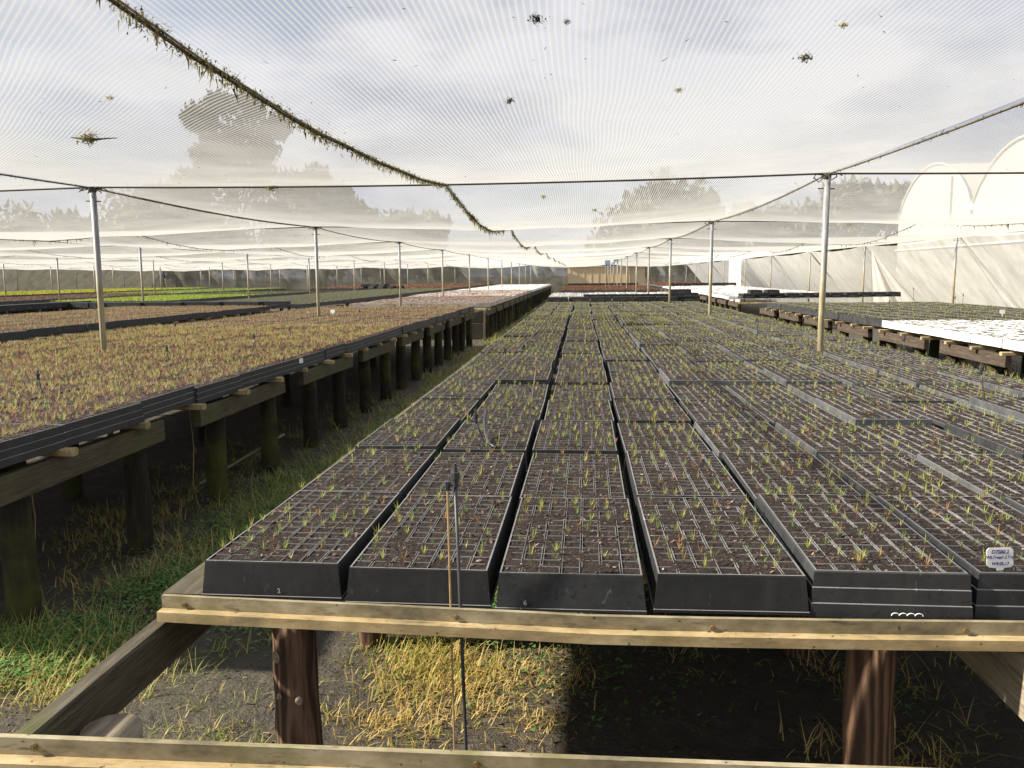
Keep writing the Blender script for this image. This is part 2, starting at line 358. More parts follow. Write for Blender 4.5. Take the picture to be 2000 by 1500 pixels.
for i in range(len(PX) - 1):
    for half in (0, 1):
        xs = np.linspace(PX[i] + half * 3.275, PX[i] + (half + 1) * 3.275, 13)
        V, F = [], []
        for j in range(len(PY) - 1):
            ys = np.linspace(PY[j], PY[j + 1], NV + 1); b = len(V)
            for y in ys:
                yy = min(max(y, PY[j] + 1e-6), PY[j + 1] - 1e-6)
                for x in xs:
                    xx = min(max(x, PX[i] + 1e-6), PX[i + 1] - 1e-6)
                    V.append((x, y, roofz(xx, yy)))
            for a in range(NV):
                for c in range(12):
                    F.append((b + a*13 + c, b + a*13 + c + 1, b + (a+1)*13 + c + 1, b + (a+1)*13 + c))
        link('net_panel', mesh('net_panel', V, np.array(F), [M['net_d'] if (i == 5 and half == 0) else M['net']], smooth=True), shade)

def cable(name, pts, r, label, mat='wire', seg=5):
    b = MB(); b.tube(pts, r, seg); return tag(b.obj(name, M[mat], smooth=True), label, 'cable', 'net support cables')
for n, y in enumerate(PY):
    if y < 5: continue
    xs = np.arange(PX[0], PX[-1] + .01, 6.55 / 8)
    cable('cross_cable', [(x, y, roofz(x + 1e-4, y + 1e-6) - .008) for x in xs], .009, 'dark cable crossing the roof above the %s row of poles back' % ORD[n - 1])
side_words = ['leftmost', 'second from left', 'third from left', 'fourth from left', 'fifth from left', 'left of the aisle', 'over the central bench', 'along the right wall']
roof_cables = []
for i, x in enumerate(PX):
    ys = np.arange(PY[0], PY[-1] + .01, 6.386 / 8)
    ob_ = cable('roof_cable', [(x, y, roofz(x + 1e-6, y + 1e-5) - .014) for y in ys], .0075, 'roof cable running lengthways along the pole row, ' + side_words[i], 'rope')
    roof_cables.append(ob_)

# mossy seam ropes between the pole rows
def moss_strip(parent, x, y0, y1, n, pw, spread, size, drop=1.0):
    zz = lambda y: roofz(x, y) - .012
    yy = y0 + (y1 - y0) * (rng.random(n) ** pw)
    lump = .5 + .5 * np.sin(yy * 9.1 + x) * np.sin(yy * 3.3 + 1); keep = rng.random(n) < .45 + .55 * lump; yy = yy[keep]; n = len(yy)
    P = np.stack([rng.normal(0, spread, n), yy, np.array([zz(y) for y in yy]) + rng.normal(.002, spread * .8, n)], -1)
    dn = rng.random(n) < .45
    lean = np.where(dn, np.pi - np.abs(rng.normal(0, .6, n)), rng.normal(1.3, .8, n))
    ln = np.where(dn, (rng.gamma(1.6, .008, n) + .006) * drop, rng.random(n) * .014 + .005) * size
    dark = np.array([.035, .034, .017]); kh = np.array([.25, .225, .095]); br = np.array([.15, .085, .042]); yl = np.array([.42, .40, .20])
    pick = rng.random(n); up = P[:, 2] - np.array([zz(y) for y in yy]) > .006
    pick = np.where(up, pick * .6, pick)
    colr = np.where(pick[:, None] < .27, dark, np.where(pick[:, None] < .74, kh, np.where(pick[:, None] < .88, br, yl))) * (rng.random((n, 1)) * .7 + .6)
    v, f, k = blades(P, rng.random(n) * 6.28, lean, rng.normal(0, .6, n), ln, (rng.random(n) * .008 + .004) * size, colr)
    tag(link('moss', mesh('moss', v, f, [M['moss']], col=k), parent), kind='stuff')
def seam(i, x, heavy):
    y0 = -1 if heavy > .5 else 8; y1 = 60
    root = tag(link('seam_rope', None, loc=(x, 0, 0)), ('thick mossy seam rope sagging under the net above the aisle' if heavy > .5 else 'thin mossy seam rope under the net, %s from the left' % ORD[i + 1]), 'rope', 'seam ropes under the net')
    ys = np.arange(y0, y1, .4); b = MB()
    b.tube([(0, y, roofz(x, y) - .012) for y in ys], .006 if heavy > .5 else .005, 6); b.obj('rope', M['rope'], root, smooth=True)
    if heavy > .5:
        b = MB(); b.tube([(.014, y, roofz(x, y) - .009) for y in ys], .004, 5); b.obj('rope_strand', M['beam_pale'], root, smooth=True)
        moss_strip(root, x, 1.2, 9, 9000, 1.0, .015, .85, 1.15); moss_strip(root, x, 9, 60, 4500, 1.6, .016, 1.6, 1.2)
    else: moss_strip(root, x, 8, 60, 1800, 1.4, .010, 1.6, 1.6)
for i in (5, 6, 7):
    e_ = roof_cables[i]
    moss_strip(e_, PX[i] + 1e-5, 2.5, 30, 2600, 1.5, .007, .75, 1.1)
    C.objects[-1].location.x = PX[i]
for i in range(len(PX) - 1):
    seam(i, PX[i] + 3.275, 1.0 if i == 5 else .45)

# poles
def pole_mesh():
    b = MB(); b.tube([(0, 0, -.05), (0, 0, 1.2), (.004, 0, ZT - .02)], .027, 12); return b.mesh('tube', [M['pole']], True)
def cap_mesh():
    b = MB(); b.tube([(0, 0, ZT - .05), (0, 0, ZT - .005)], .036, 10)
    for a in range(7):
        t = a * .9 + .3; b.tube([(0.02 * math.cos(t), .02 * math.sin(t), ZT - .02), (.09 * math.cos(t), .09 * math.sin(t), ZT - .012 - .03 * (a % 3)), (.12 * math.cos(t + .3), .12 * math.sin(t + .3), ZT - .03 - .02 * (a % 2))], .005, 4)
    b.tube([(-.07, 0, ZT - .13), (.07, .01, ZT - .135)], .005, 4); return b.mesh('wire_ties', [M['wire']])
pm, cm = pole_mesh(), cap_mesh()
row_words = ['far left row', 'sixth row left of the aisle', 'fifth row left of the aisle', 'fourth row left', 'third row left', 'row through the left bench', 'row through the central bench', 'right wall row']
row_words = ['leftmost pole row', 'second pole row from left', 'third pole row from left', 'fourth pole row from left', 'fifth pole row from left', 'row through the left bench', 'row through the central bench', 'row along the right wall']
for i, x in enumerate(PX):
    for j, y in enumerate(PY):
        if y < 5: continue
        if i < 5 and y < 1.25 * abs(x) - 2: continue
        px_, py_ = x + random.uniform(-.05, .05), y + random.uniform(-.08, .08)
        if i in (5, 6) and j < 5: px_, py_ = x, y
        p = tag(link('support_pole', None, loc=(px_, py_, 0)), 'grey steel pole holding the net, %s in the %s' % (ORD[j - 1], row_words[i]), 'pole', 'net support poles')
        link('tube', pm, p); link('wire_ties', cm, p)

# right side wall: cloth sloping outward from the pole tops to the ground
def sheet(name, f, nu, nv, mat, parent=None):
    V = [f(i / nu, j / nv) for j in range(nv + 1) for i in range(nu + 1)]
    F = np.array([(j*(nu+1)+i, j*(nu+1)+i+1, (j+1)*(nu+1)+i+1, (j+1)*(nu+1)+i) for j in range(nv) for i in range(nu)])
    return link(name, mesh(name, V, F, [mat], smooth=True), parent)
wall = tag(link('side_net_wall', None, loc=(0, 0, 0)), 'stained white net wall sloping outward along the right side', 'net wall')
for j in range(1, len(PY) - 1):
    y0, y1 = PY[j], PY[j + 1]
    ph = j * 1.7
    def f(u, v, y0=y0, y1=y1, ph=ph):
        y = y0 + (y1 - y0) * u; sag = .10 * 4 * u * (1 - u)
        zt = ZT - .03 - sag; x = 8.63 + 1.9 * v - .10 * math.sin(math.pi * v) * math.sin(math.pi * u) + .02 * math.sin(u * 23 + ph + v * 6)
        return (x, y, zt * (1 - v))
    sheet('net_panel', f, 24, 10, M['net_side'], wall)
    b = MB(); b.tube([(8.63, y0, ZT - .03), (10.53, y0 - .35, 0.0)], .009, 5); b.obj('guy_wire', M['wire'], wall)
# white cloth flap
fl = tag(link('cloth_flap', None, loc=(0, 0, 0)), 'white cloth gathered into a tent shape against the right wall', 'cloth')
def ff(u, v):
    x = 8.75 + (.15 + 2.2 * u) * v ** 1.15; y = 26.4 - .9 * v * u + .10 * math.sin(u * 15 + v) * v + .05 * math.sin(u * 33 + 1) * v
    return (x, y, (ZT - .10) * (1 - v))
sheet('flap', ff, 40, 10, M['net_white'], fl)
cu = tag(link('cloth_curtain', None, loc=(0, 0, 0)), 'pale cloth curtain hanging far back on the right wall', 'cloth')
sheet('curtain', lambda u, v: (8.45 + .06 * math.sin(u * 40), 46.0 + 3.6 * u, (ZT - .05) * (1 - v)), 40, 4, M['net_white'], cu)
# end wall and left wall
ew = tag(link('end_net_wall', None), 'grey olive net wall closing the far end of the nursery', 'net wall')
for i in range(len(PX) - 1):
    if PX[i] > 0: continue
    x0, x1 = PX[i], PX[i + 1]
    if i == 5: x1 = -1.35
    sheet('net_panel', lambda u, v, x0=x0, x1=x1: (x0 + (x1 - x0) * u, PY[-1] + .05 + .12 * math.sin(u * 13 + x0) + .6 * v, (ZT - .10 * 4 * u * (1 - u)) * (1 - v)), 24, 6, M['net_end'], ew)
sheet('net_panel', lambda u, v: (PX[0] - 3.2 + 3.15 * u, PY[-1] + .05 + .1 * math.sin(u * 9) + .6 * v, (ZT - .03) * (1 - v)), 10, 4, M['net_end'], ew)
sheet('net_panel', lambda u, v: (8.65 + 2.6 * u, PY[-1] + .05 + .1 * math.sin(u * 9) + .6 * v, (ZT - .03) * (1 - v)), 10, 4, M['net_end'], ew)
sheet('net_panel', lambda u, v: (5.3 + 3.3 * u, PY[-1] + .05 + .12 * math.sin(u * 9) + .6 * v, (ZT - .03) * (1 - v)), 16, 6, M['net_end'], ew)
lw = tag(link('left_net_wall', None), 'grey net wall along the far left side of the nursery', 'net wall')
for j in range(6, len(PY) - 1):
    y0, y1 = PY[j], PY[j + 1]
    sheet('net_panel', lambda u, v, y0=y0, y1=y1: (PX[0] - 1.9 * v + .03 * math.sin(u * 20), y0 + (y1 - y0) * u, (ZT - .08 * 4 * u * (1 - u)) * (1 - v)), 16, 6, M['net_end' if j != 6 else 'net_white'], lw)

# tan shed at the far end
sh = tag(link('tan_shed', None, loc=(-1.35, 71.6, 0)), 'low tan shed wall standing at the far end of the centre', 'shed')
b = MB(); b.box((0, 0, 0), (5.3, 3.0, 2.21)); b.obj('wall', M['shed'], sh)
b = MB(); b.box((5.303, .25, 0), (6.6, 2.9, 2.20)); b.obj('side_wall', M['shed2'], sh)
for k in range(9):
    b = MB(); b.box((.2 + k * .6, -.02, 0), (.225 + k * .6, -.002, 2.2)); b.obj('sheeting_joint', M['shed2'], sh)
b = MB(); b.box((-.05, -.1, 2.213), (6.7, 3.1, 2.26)); b.obj('roof', M['shed2'], sh)

# pale blue boards on posts
for n, (x, z) in enumerate([(1.28, 1.30), (1.74, 1.46)]):
    o = tag(link('blue_board', None, loc=(x, 45, 0)), 'small pale blue board on two thin posts, the %s of the far pair' % ('left' if n == 0 else 'right'), 'board', 'blue boards far down the central bench')
    b = MB(); b.box((-.14, -.01, Z0 + z - .12), (.14, .01, Z0 + z + .12)); b.obj('panel', M['blue'], o)
    for s in (-.09, .09):
        b = MB(); b.tube([(s, .025, 0), (s, .025, Z0 + z)], .014, 6); b.obj('post', M['pole'], o)

# greenhouse to the right
gh = tag(link('plastic_greenhouse', None, loc=(13, 0, 0)), 'white plastic greenhouse with rounded gothic arches beyond the right wall', 'greenhouse')
def arch(y0, y1, n=14):
    pts = []
    for i in range(n + 1):
        t = i / n; y = y0 + (y1 - y0) * t; s = abs(2 * t - 1); pts.append((y, 3.72 + 1.78 * (1 - s ** 2.1) ** .8))
    return pts
for k in range(3):
    y1 = 36.07 - 6.56 * k; y0 = y1 - 6.56; A = arch(y0, y1)
    V = [(0, y0, 0)] + [(0, y, z) for y, z in A] + [(0, y1, 0)]
    link('gable_sheet', mesh('gable_sheet', V, [tuple(range(len(V)))], [M['film']]), gh)
    V = [(x, y, z) for x in (.01, 24) for y, z in A]; n = len(A); F = [(i, i + 1, n + i + 1, n + i) for i in range(n - 1)]
    link('roof_sheet', mesh('roof_sheet', V, F, [M['film']], smooth=True), gh)
    b = MB(); b.tube([(-.03, y, z + .02) for y, z in A], .05, 6); b.obj('arch_tube', M['film'], gh, smooth=True)
    b = MB(); b.tube([(-.25, y0, 3.72), (24, y0, 3.72)], .13, 8); b.obj('gutter', M['tagwhite'], gh, smooth=True)
    b = MB(); b.tube([(-.06, y0 + .02, 2.45), (-.06, y1 - .02, 2.45)], .035, 5); b.obj('rail', M['tagwhite'], gh)
    b = MB(); b.tube([(-.05, y0 + 1.6, 3.3), (-.05, y0 + 1.6, 4.9)], .03, 5); b.obj('gable_post', M['pole'], gh)
V = [(0, 36.08, 0), (24, 36.08, 0), (24, 36.08, 3.72), (0, 36.08, 3.72)]
link('side_sheet', mesh('side_sheet', V, [(0, 1, 2, 3)], [M['film']]), gh)

# ------------------------------------------------------------------ trees beyond the walls
def tree(x, y, h, r, n, label, leaf=.42, squat=.62, base=.25, col=(.055, .062, .030), lobes=9, fixed=None):
    random.seed(int(h * 37 + abs(x) * 3))
    o = tag(link('tree', None, loc=(x, y, 0)), label, 'tree', 'trees beyond the net')
    b = MB(); b.tube([(0, 0, -.2), (.1, 0, h * .3), (.2, .1, h * .6), (.1, .1, h * .88)], [.03 * h * .5, .02 * h * .5, .012 * h * .5, .03], 8)
    L_ = []
    for (lx, lz, lr) in fixed or ():
        c = Vector((lx, random.uniform(-2.5, 2.5), lz)); L_.append((c, lr)); st = Vector((.15, .05, lz * .6))
        b.tube([st, (st + c) / 2 + Vector((0, 0, -.3)), c], [.08, .05, .02], 5)
    for k in range(0 if fixed else lobes):
        a = k * 2.4 + random.random(); zz = h * (base + (1 - base) * (.18 + .74 * random.random())); rr = r * (.35 + .6 * random.random()) * (1.05 - .5 * max(0, (zz / h - .5)))
        c = Vector((math.cos(a) * rr, math.sin(a) * rr, zz)); L_.append((c, r * (.26 + .22 * random.random())))
        st = Vector((.15, .05, zz * .62)); b.tube([st, (st + c) / 2 + Vector((0, 0, -.2)), c], [.008 * h * .4, .005 * h * .4, .02], 5)
    if not fixed: L_.append((Vector((.1, .1, h * .9)), r * .30))
    b.obj('trunk', M['bark'], o, smooth=True)
    P = []
    for k in range(n):
        c, rad = random.choice(L_); d = Vector(np.random.default_rng(k + int(h * 100)).normal(0, 1, 3)).normalized() * rad * (random.random() ** .45)
        d.z *= squat; P.append(c + d)
    P = np.array(P); az = rng.random(n) * 6.28; ll = leaf * (.6 + rng.random(n) * .8)
    K = np.array(col) * (.55 + rng.random((n, 1)) * .9)
    v, f, k = blades(P, az, rng.random(n) * 3.1, rng.normal(0, .5, n), ll, ll * .62, K)
    tag(link('crown', mesh('crown', v, f, [M['crown']], col=k), o), kind='stuff')
tree(-38.3, 90, 21.8, 6.6, 15000, 'tall dark broadleaf tree rising behind the net at upper left', 
     .62, .75, .12, (.024, .025, .016), 22, [(-5.3, 19.3, 1.2), (-3, 18.6, 2.2), (-1, 20.2, 1.7), (1.2, 19.6, 2.4), (3.4, 19.6, 1.6), (4.9, 17.9, 1.7), (-1.6, 16.8, 2.6), (1.6, 16.4, 2.8), (4.2, 15.2, 2.2), (-3.2, 14.9, 1.9), (0, 13.8, 2.7), (2.8, 12.6, 2.6), (-3.4, 12.2, 2.3), (-6.6, 11.6, 1.7),
     (6.2, 11.6, 2.2), (9.4, 12.2, 1.7), (-8.6, 10.6, 1.9), (0, 10.4, 3.2), (5, 9, 3), (-5, 9, 3), (9.6, 9.4, 2.6), (0, 6.5, 3.5), (6, 6, 3.2), (-6, 6, 3.2), (11.5, 10.5, 1.6), (1.5, 4, 3)])
for x, y, h, r, l in [(-29, 92, 11.0, 6, 'lower dark tree just right of the tall tree, behind the net'), (-47, 93, 11.0, 7, 'lower dark tree just left of the tall tree'),
                      (-58, 90, 8.5, 6.5, 'dark tree beyond the far left wall'), (-70, 84, 8, 7, 'leftmost dark tree beyond the net'), (-21, 98, 8.5, 5, 'small grey tree between tall tree and shed'),
                      (8.6, 100, 11.6, 6.2, 'rounded tree showing through net above the shed'), (20, 108, 9.6, 6.5, 'low tree behind the right pole row'),
                      (30, 104, 11.6, 6.5, 'bushy tree just left of the greenhouse'), (40, 110, 11.8, 7.5, 'bushy tree partly behind the greenhouse'), (52, 106, 11, 7, 'tree hidden mostly behind the greenhouse')]:
    tree(x, y, h, r, 5200, l, .95, .85, .0, (.095, .097, .068), 22)  # leaf colour lightened so these lower trees fade as if in haze

# ------------------------------------------------------------------ benches
def post_mesh(name, r, h, mat, seed, seg=12, rings=6):
    R = np.random.default_rng(seed); b = MB(); V, F = [], []
    for i in range(rings + 1):
        z = h * i / rings
        for j in range(seg):
            t = 2 * math.pi * j / seg; rr = r * (1.06 - .10 * i / rings) * (1 + R.normal(0, .018)); V.append((rr * math.cos(t) + .004 * math.sin(i), rr * math.sin(t), z))
    for i in range(rings):
        for j in range(seg): F.append((i*seg + j, i*seg + (j+1) % seg, (i+1)*seg + (j+1) % seg, (i+1)*seg + j))
    F.append(tuple(rings*seg + j for j in range(seg)))
    return mesh(name, V, F, [mat], smooth=True)
def plank_mesh(name, L, w, h, mat, seed, axis='Y', n=10, jit=.0012):
    """timber with slightly uneven edges, centred on its length, top at z=0"""
    R = np.random.default_rng(seed); V, F = [], []
    prof = [(-w/2, -h + .004), (-w/2 + .004, -h), (w/2 - .004, -h), (w/2, -h + .004), (w/2, -.005), (w/2 - .005, 0), (-w/2 + .005, 0), (-w/2, -.005)]
    for i in range(n + 1):
        t = -L/2 + L * i / n; dj = R.normal(0, jit, 2)
        for (a, z) in prof:
            q = (a + dj[0] + R.normal(0, jit * .4), z + dj[1] * .7 + R.normal(0, jit * .4)); V.append((t, q[0], q[1]) if axis == 'X' else (-q[0], t, q[1]))
    for i in range(n):
        for j in range(8): F.append((i*8 + j, i*8 + (j+1) % 8, (i+1)*8 + (j+1) % 8, (i+1)*8 + j))
    F.append(tuple(reversed(range(8)))); F.append(tuple(n*8 + j for j in range(8)))
    return mesh(name, V, F, [mat])
HB = Z0 - .145                                   # top of the side beams
posts_dark = [post_mesh('leg', .070, HB - .0, M['post_dark'], s) for s in range(4)]
posts_red = [post_mesh('leg', .056, HB - .005, M['post_red'], 20 + s, 16, 10) for s in range(3)]
rail_d = {}
def rail_mesh(L):
    key = round(L, 2)
    if key not in rail_d: rail_d[key] = plank_mesh('rail', L, .055, .035, M['batten'], 5, 'X', 4, .001)
    return rail_d[key]
def bench(label, x0, x1, y0, y1, edge=None, legmat='dark', legstep=1.08, beammat='beam_dark', rails=True, railz=-.1085, seglen=1.55, gap=.45, seed=1, railstep=.671, leg_y0=None, other=True):
    """edge: +1 the visible long side is at x1, -1 at x0"""
    R = random.Random(seed)
    o = tag(link('nursery_bench', None, loc=((x0 + x1) / 2, y0, 0)), label, 'bench', 'nursery benches'); cx = (x0 + x1) / 2
    legs = posts_dark if legmat == 'dark' else posts_red
    xe = x1 if edge == 1 else x0; sgn = 1 if edge == 1 else -1
    # pairs of posts carry one beam each
    y = y0 + .1; n = 0; beams = [plank_mesh('side_beam', seglen, .055, .125, M[beammat], seed * 10 + k) for k in range(3)]
    while y < y1 - .5:
        link('side_beam', beams[n % 3], o, (xe - cx - sgn * .03, y + seglen / 2 - y0, HB), (R.uniform(-.004, .004), 0, R.uniform(-.006, .006)))
        for yy in (y + .42, y + seglen - .10):
            link('leg', legs[R.randrange(len(legs))], o, (xe - cx - sgn * .125 + R.uniform(-.012, .012), yy - y0 + R.uniform(-.04, .04), 0), (0, 0, R.uniform(0, 6)))
        y += seglen + gap; n += 1
    if other:
        y = y0 + .4
        while y < y1:
            for fx in (.35, .72): link('leg', legs[R.randrange(len(legs))], o, ((xe - sgn * (x1 - x0) * fx) - cx, y - y0 + R.uniform(-.1, .1), 0), (0, 0, R.uniform(0, 6)))
            y += 2.2
    if rails:
        y = y0 + .03
        while y < y1:
            link('rail', rail_mesh(x1 - x0 + .12), o, (R.uniform(-.02, .02), y - y0 + R.uniform(-.02, .02), Z0 + railz)); y += railstep
    return o
bl_left = bench('long left bench on thick dark mossy posts beside the aisle', -6.10, -2.45, 2.95, 18.7, 1, seed=2)
bench('far left bench continuing behind the left bench, on black posts', -6.05, -2.25, 19.6, 60, 1, rails=False, seed=3, other=False)
bench('second bench to the left, behind the reddish left bench', -11.1, -7.5, 8.6, 19.2, 1, rails=True, seed=4, other=False)
bench('grey green bench behind the second bench to the left', -11.0, -7.0, 20.2, 46, 1, rails=False, seed=5, other=False)
bench('third bench to the left with lime green seedlings', -16.6, -12.6, 15.6, 38, 1, rails=False, seed=6, other=False)
bench('fourth bench to the left with reddish seedlings', -22.2, -18.2, 22, 50, 1, rails=False, seed=7, other=False)
bench('leftmost far bench with yellow seedlings', -31, -25, 31, 56, 1, rails=False, seed=8, other=False)
bench('right bench on brown timber beams with white trays in front', 4.15, 7.9, 6.4, 19.3, -1, beammat='beam_brown', seed=9)
bench('far right bench with black empty trays along its front', 4.3, 9.0, 23.6, 48, -1, beammat='beam_brown', rails=False, seed=10, other=False)
bench('far central bench with white trays behind the central bench', -1.1, 3.2, 24.0, 58, 1, rails=False, seed=11, other=False)

# the central bench: empty frame in front, rails, red posts
cb = tag(link('nursery_bench', None, loc=(0, 1.25, 0)), 'central bench with weathered front rails, brown round posts and an empty front frame', 'bench', 'nursery benches')
def place(name, me, p, rot=(0, 0, 0)): return link(name, me, cb, (p[0], p[1] - 1.25, p[2]), rot)
def front_rail(name, pts, zt):
    """stepped batten: upright web on a wider foot, following pts (x,y,dz)"""
    o = None
    for nm, prof in (('web', [(.0, -.030), (.012, -.030), (.012, 0), (0, 0)]), ('foot', [(-.028, -.054), (.03, -.054), (.03, -.0305), (-.027, -.0305)])):
        V, F = [], []; k = len(prof)
        for (x, y, dz) in pts:
            for (a, z) in prof: V.append((x, y + a - 1.25 + random.uniform(-.0003, .0003), zt + dz + z + random.uniform(-.0003, .0003)))
        for i in range(len(pts) - 1):
            for j in range(k): F.append((i*k + j, i*k + (j+1) % k, (i+1)*k + (j+1) % k, (i+1)*k + j))
        F.append(tuple(reversed(range(k)))); F.append(tuple((len(pts)-1)*k + j for j in range(k)))
        me = mesh(nm, V, F, [M['batten_web' if nm == 'web' else 'batten']])
        if o is None: o = link(name, me, cb)
        else: link(nm, me, o)
    return o
p1 = [(-1.015, 1.836, .0), (-.9, 1.829, 0), (-.7, 1.819, .0), (-.5, 1.81, 0), (-.3, 1.802, -.001), (-.1, 1.796, -.003), (.02, 1.795, -.006), (.06, 1.795, -.006), (.3, 1.796, -.005), (.6, 1.804, -.005), (.9, 1.815, -.004), (1.3, 1.83, -.004), (2, 1.845, -.004), (2.86, 1.85, -.004)]
r1 = front_rail('front_rail', p1, Z0 - .079)
p0 = [(x, 1.235 + .006 * x, 0) for x in np.arange(-1.12, 1.6, .2)]
r0 = front_rail('front_rail', p0, Z0 - .085)
sm = MB(); sm.tube([(0, -.004, 0), (0, .002, 0)], .006, 8); sm.tube([(0, -.0055, 0), (0, -.0035, 0)], .0028, 6)
scm = sm.mesh('screw', [M['screw']])
for (rr, x, y, z) in [(r1, -.955, 1.8305, -.016), (r1, -.29, 1.8005, -.016), (r1, .29, 1.7945, -.022), (r1, .84, 1.811, -.02), (r0, -.92, 1.2285, -.016), (r0, -.17, 1.233, -.018), (r0, .55, 1.237, -.018)]:
    link('screw', scm, rr, (x, y - 1.25, Z0 - .083 + z))
lb = plank_mesh('side_beam', 2.2, .045, .112, M['beam_dark'], 31, 'Y', 12, .0008)
place('side_beam', lb, (-1.03, 2.35, Z0 - .149))
place('side_beam', plank_mesh('side_beam', 2.2, .05, .15, M['beam_pale'], 33, 'Y', 16, .002), (.985, 2.38, Z0 - .149))
for k in range(7): place('side_beam', plank_mesh('side_beam', 2.2, .045, .105, M['beam_dark'], 40 + k, 'Y', 8), (-.985, 4.75 + 2.35 * k, Z0 - .147))
for k in range(8): place('side_beam', plank_mesh('side_beam', 2.2, .045, .135, M['beam_brown'], 60 + k, 'Y', 8), (2.75, 2.5 + 2.35 * k, Z0 - .147))
for n, (x, y) in enumerate([(-.72, 1.92), (.675, 1.90), (-.91, 3.36), (.90, 3.38), (2.4, 1.95), (2.5, 3.4)] + [(xx, yy) for yy in (5.0, 6.5, 8.2, 10, 12, 14.5, 17) for xx in (-.9, .85, 2.6)]):
    place('leg', posts_red[n % 3], (x, y, 0), (0, 0, 2.0 + n * 1.3))
kb = MB(); kb.tube([(0, 0, 0), (0, -.004, 0)], [.014, .012], 10); kb.tube([(0, -.0042, 0), (0, -.006, 0)], [.010, .009], 10); km = kb.mesh('knot', [M['beam_pale']])
leg1 = [o for o in cb.children if o.name.startswith('leg')][0]
for (t, z, sc_) in [(-2.15, .655, 1.0), (-2.05, .555, .55), (-1.15, .545, .7)]:
    k_ = link('knot', km, leg1, (.057 * math.cos(t - leg1.rotation_euler.z), .057 * math.sin(t - leg1.rotation_euler.z), z), (0, 0, t - leg1.rotation_euler.z + math.pi / 2)); k_.scale = (sc_, 1, sc_ * 1.15)
# strips added to stop sun leaking under the tray edges, and one rail under each row end
for k in range(8): place('sun_block_strip', plank_mesh('sun_block_strip', 2.3, .15, .053, M['beam_dark'], 90 + k, 'Y', 4), (-.97, 3.04 + 2.33 * k, Z0 - .0945))
main_rail = plank_mesh('rail', 3.6, .055, .05, M['batten'], 6, 'X', 4, .0006)
for k in range(28): place('rail', main_rail, (.96, 2.18 + .671 * k, Z0 - .094))
# cut post stump inside the empty frame
st = tag(link('post_stump', post_mesh('post_stump', .058, .695, M['beam_pale'], 77, 20, 6), loc=(-.935, 1.47, 0)), 'cut round post stump inside the empty front frame at lower left', 'post')

# ------------------------------------------------------------------ trays
TW, TL = .329, .654; NCX, NCY = 7, 14
def shell_mesh(nm, layers=1, mat='plastic'):
    """tapering box: wider at the bottom; layers > 1 shows the lips of nested trays below"""
    V, F = [], []; H = .090 if layers == 1 else .108; prof = []
    if layers == 1: prof = [(.010, -H), (.010, -H + .007), (.0085, -H + .008), (.001, -.004), (0, -.0005)]
    else:
        z = -H; hh = H / layers
        for i in range(layers):
            o0 = .011 - .003 * i
            prof += [(o0, z), (o0 - .001, z + hh - .003), (o0 - .0045, z + hh - .0005)]; z += hh
        prof[-1] = (.0, -.0005)
    for (e, z) in prof:
        V += [(-e, -e, z), (TW + e, -e, z), (TW + e, TL + e, z), (-e, TL + e, z)]
    n = len(prof); V += [(.004, .004, -.0005), (TW - .004, .004, -.0005), (TW - .004, TL - .004, -.0005), (.004, TL - .004, -.0005), (.004, .004, -.03), (TW - .004, .004, -.03), (TW - .004, TL - .004, -.03), (.004, TL - .004, -.03)]
    for i in range(n + 1):
        for j in range(4): F.append((i*4 + j, i*4 + (j+1) % 4, (i+1)*4 + (j+1) % 4, (i+1)*4 + j))
    midx = [0] * ((n - 1) * 4) + [1] * 4 + [0] * 4
    for i in range(n - 1):
        if (layers == 1 and i == 1) or (layers > 1 and i % 3 == 1 and i < n - 2): midx[i*4:i*4+4] = [1] * 4
    return mesh(nm, V, F, [M[mat], M['rim']], midx)
def grid_mesh(seed):
    R = np.random.default_rng(seed); b = MB(); cx, cy = TW / NCX, TL / NCY
    for i in range(1, NCX):
        for d in (-.0028, .0028):
            for j in range(NCY):
                zt = -.0006 + R.normal(0, .0003) if R.random() > .13 else -.012
                b.box((i*cx + d - .00075, j*cy + .001, -.022), (i*cx + d + .00075, (j+1)*cy - .0012, zt))
    for j in range(1, NCY):
        for i in range(NCX):
            zt = -.0010 + R.normal(0, .0004) if R.random() > .14 else -.014
            b.box((i*cx + .0038, j*cy - .0010, -.022), ((i+1)*cx - .0038, j*cy + .0010, zt))
    return b.mesh('cell_grid', [M['rim']])
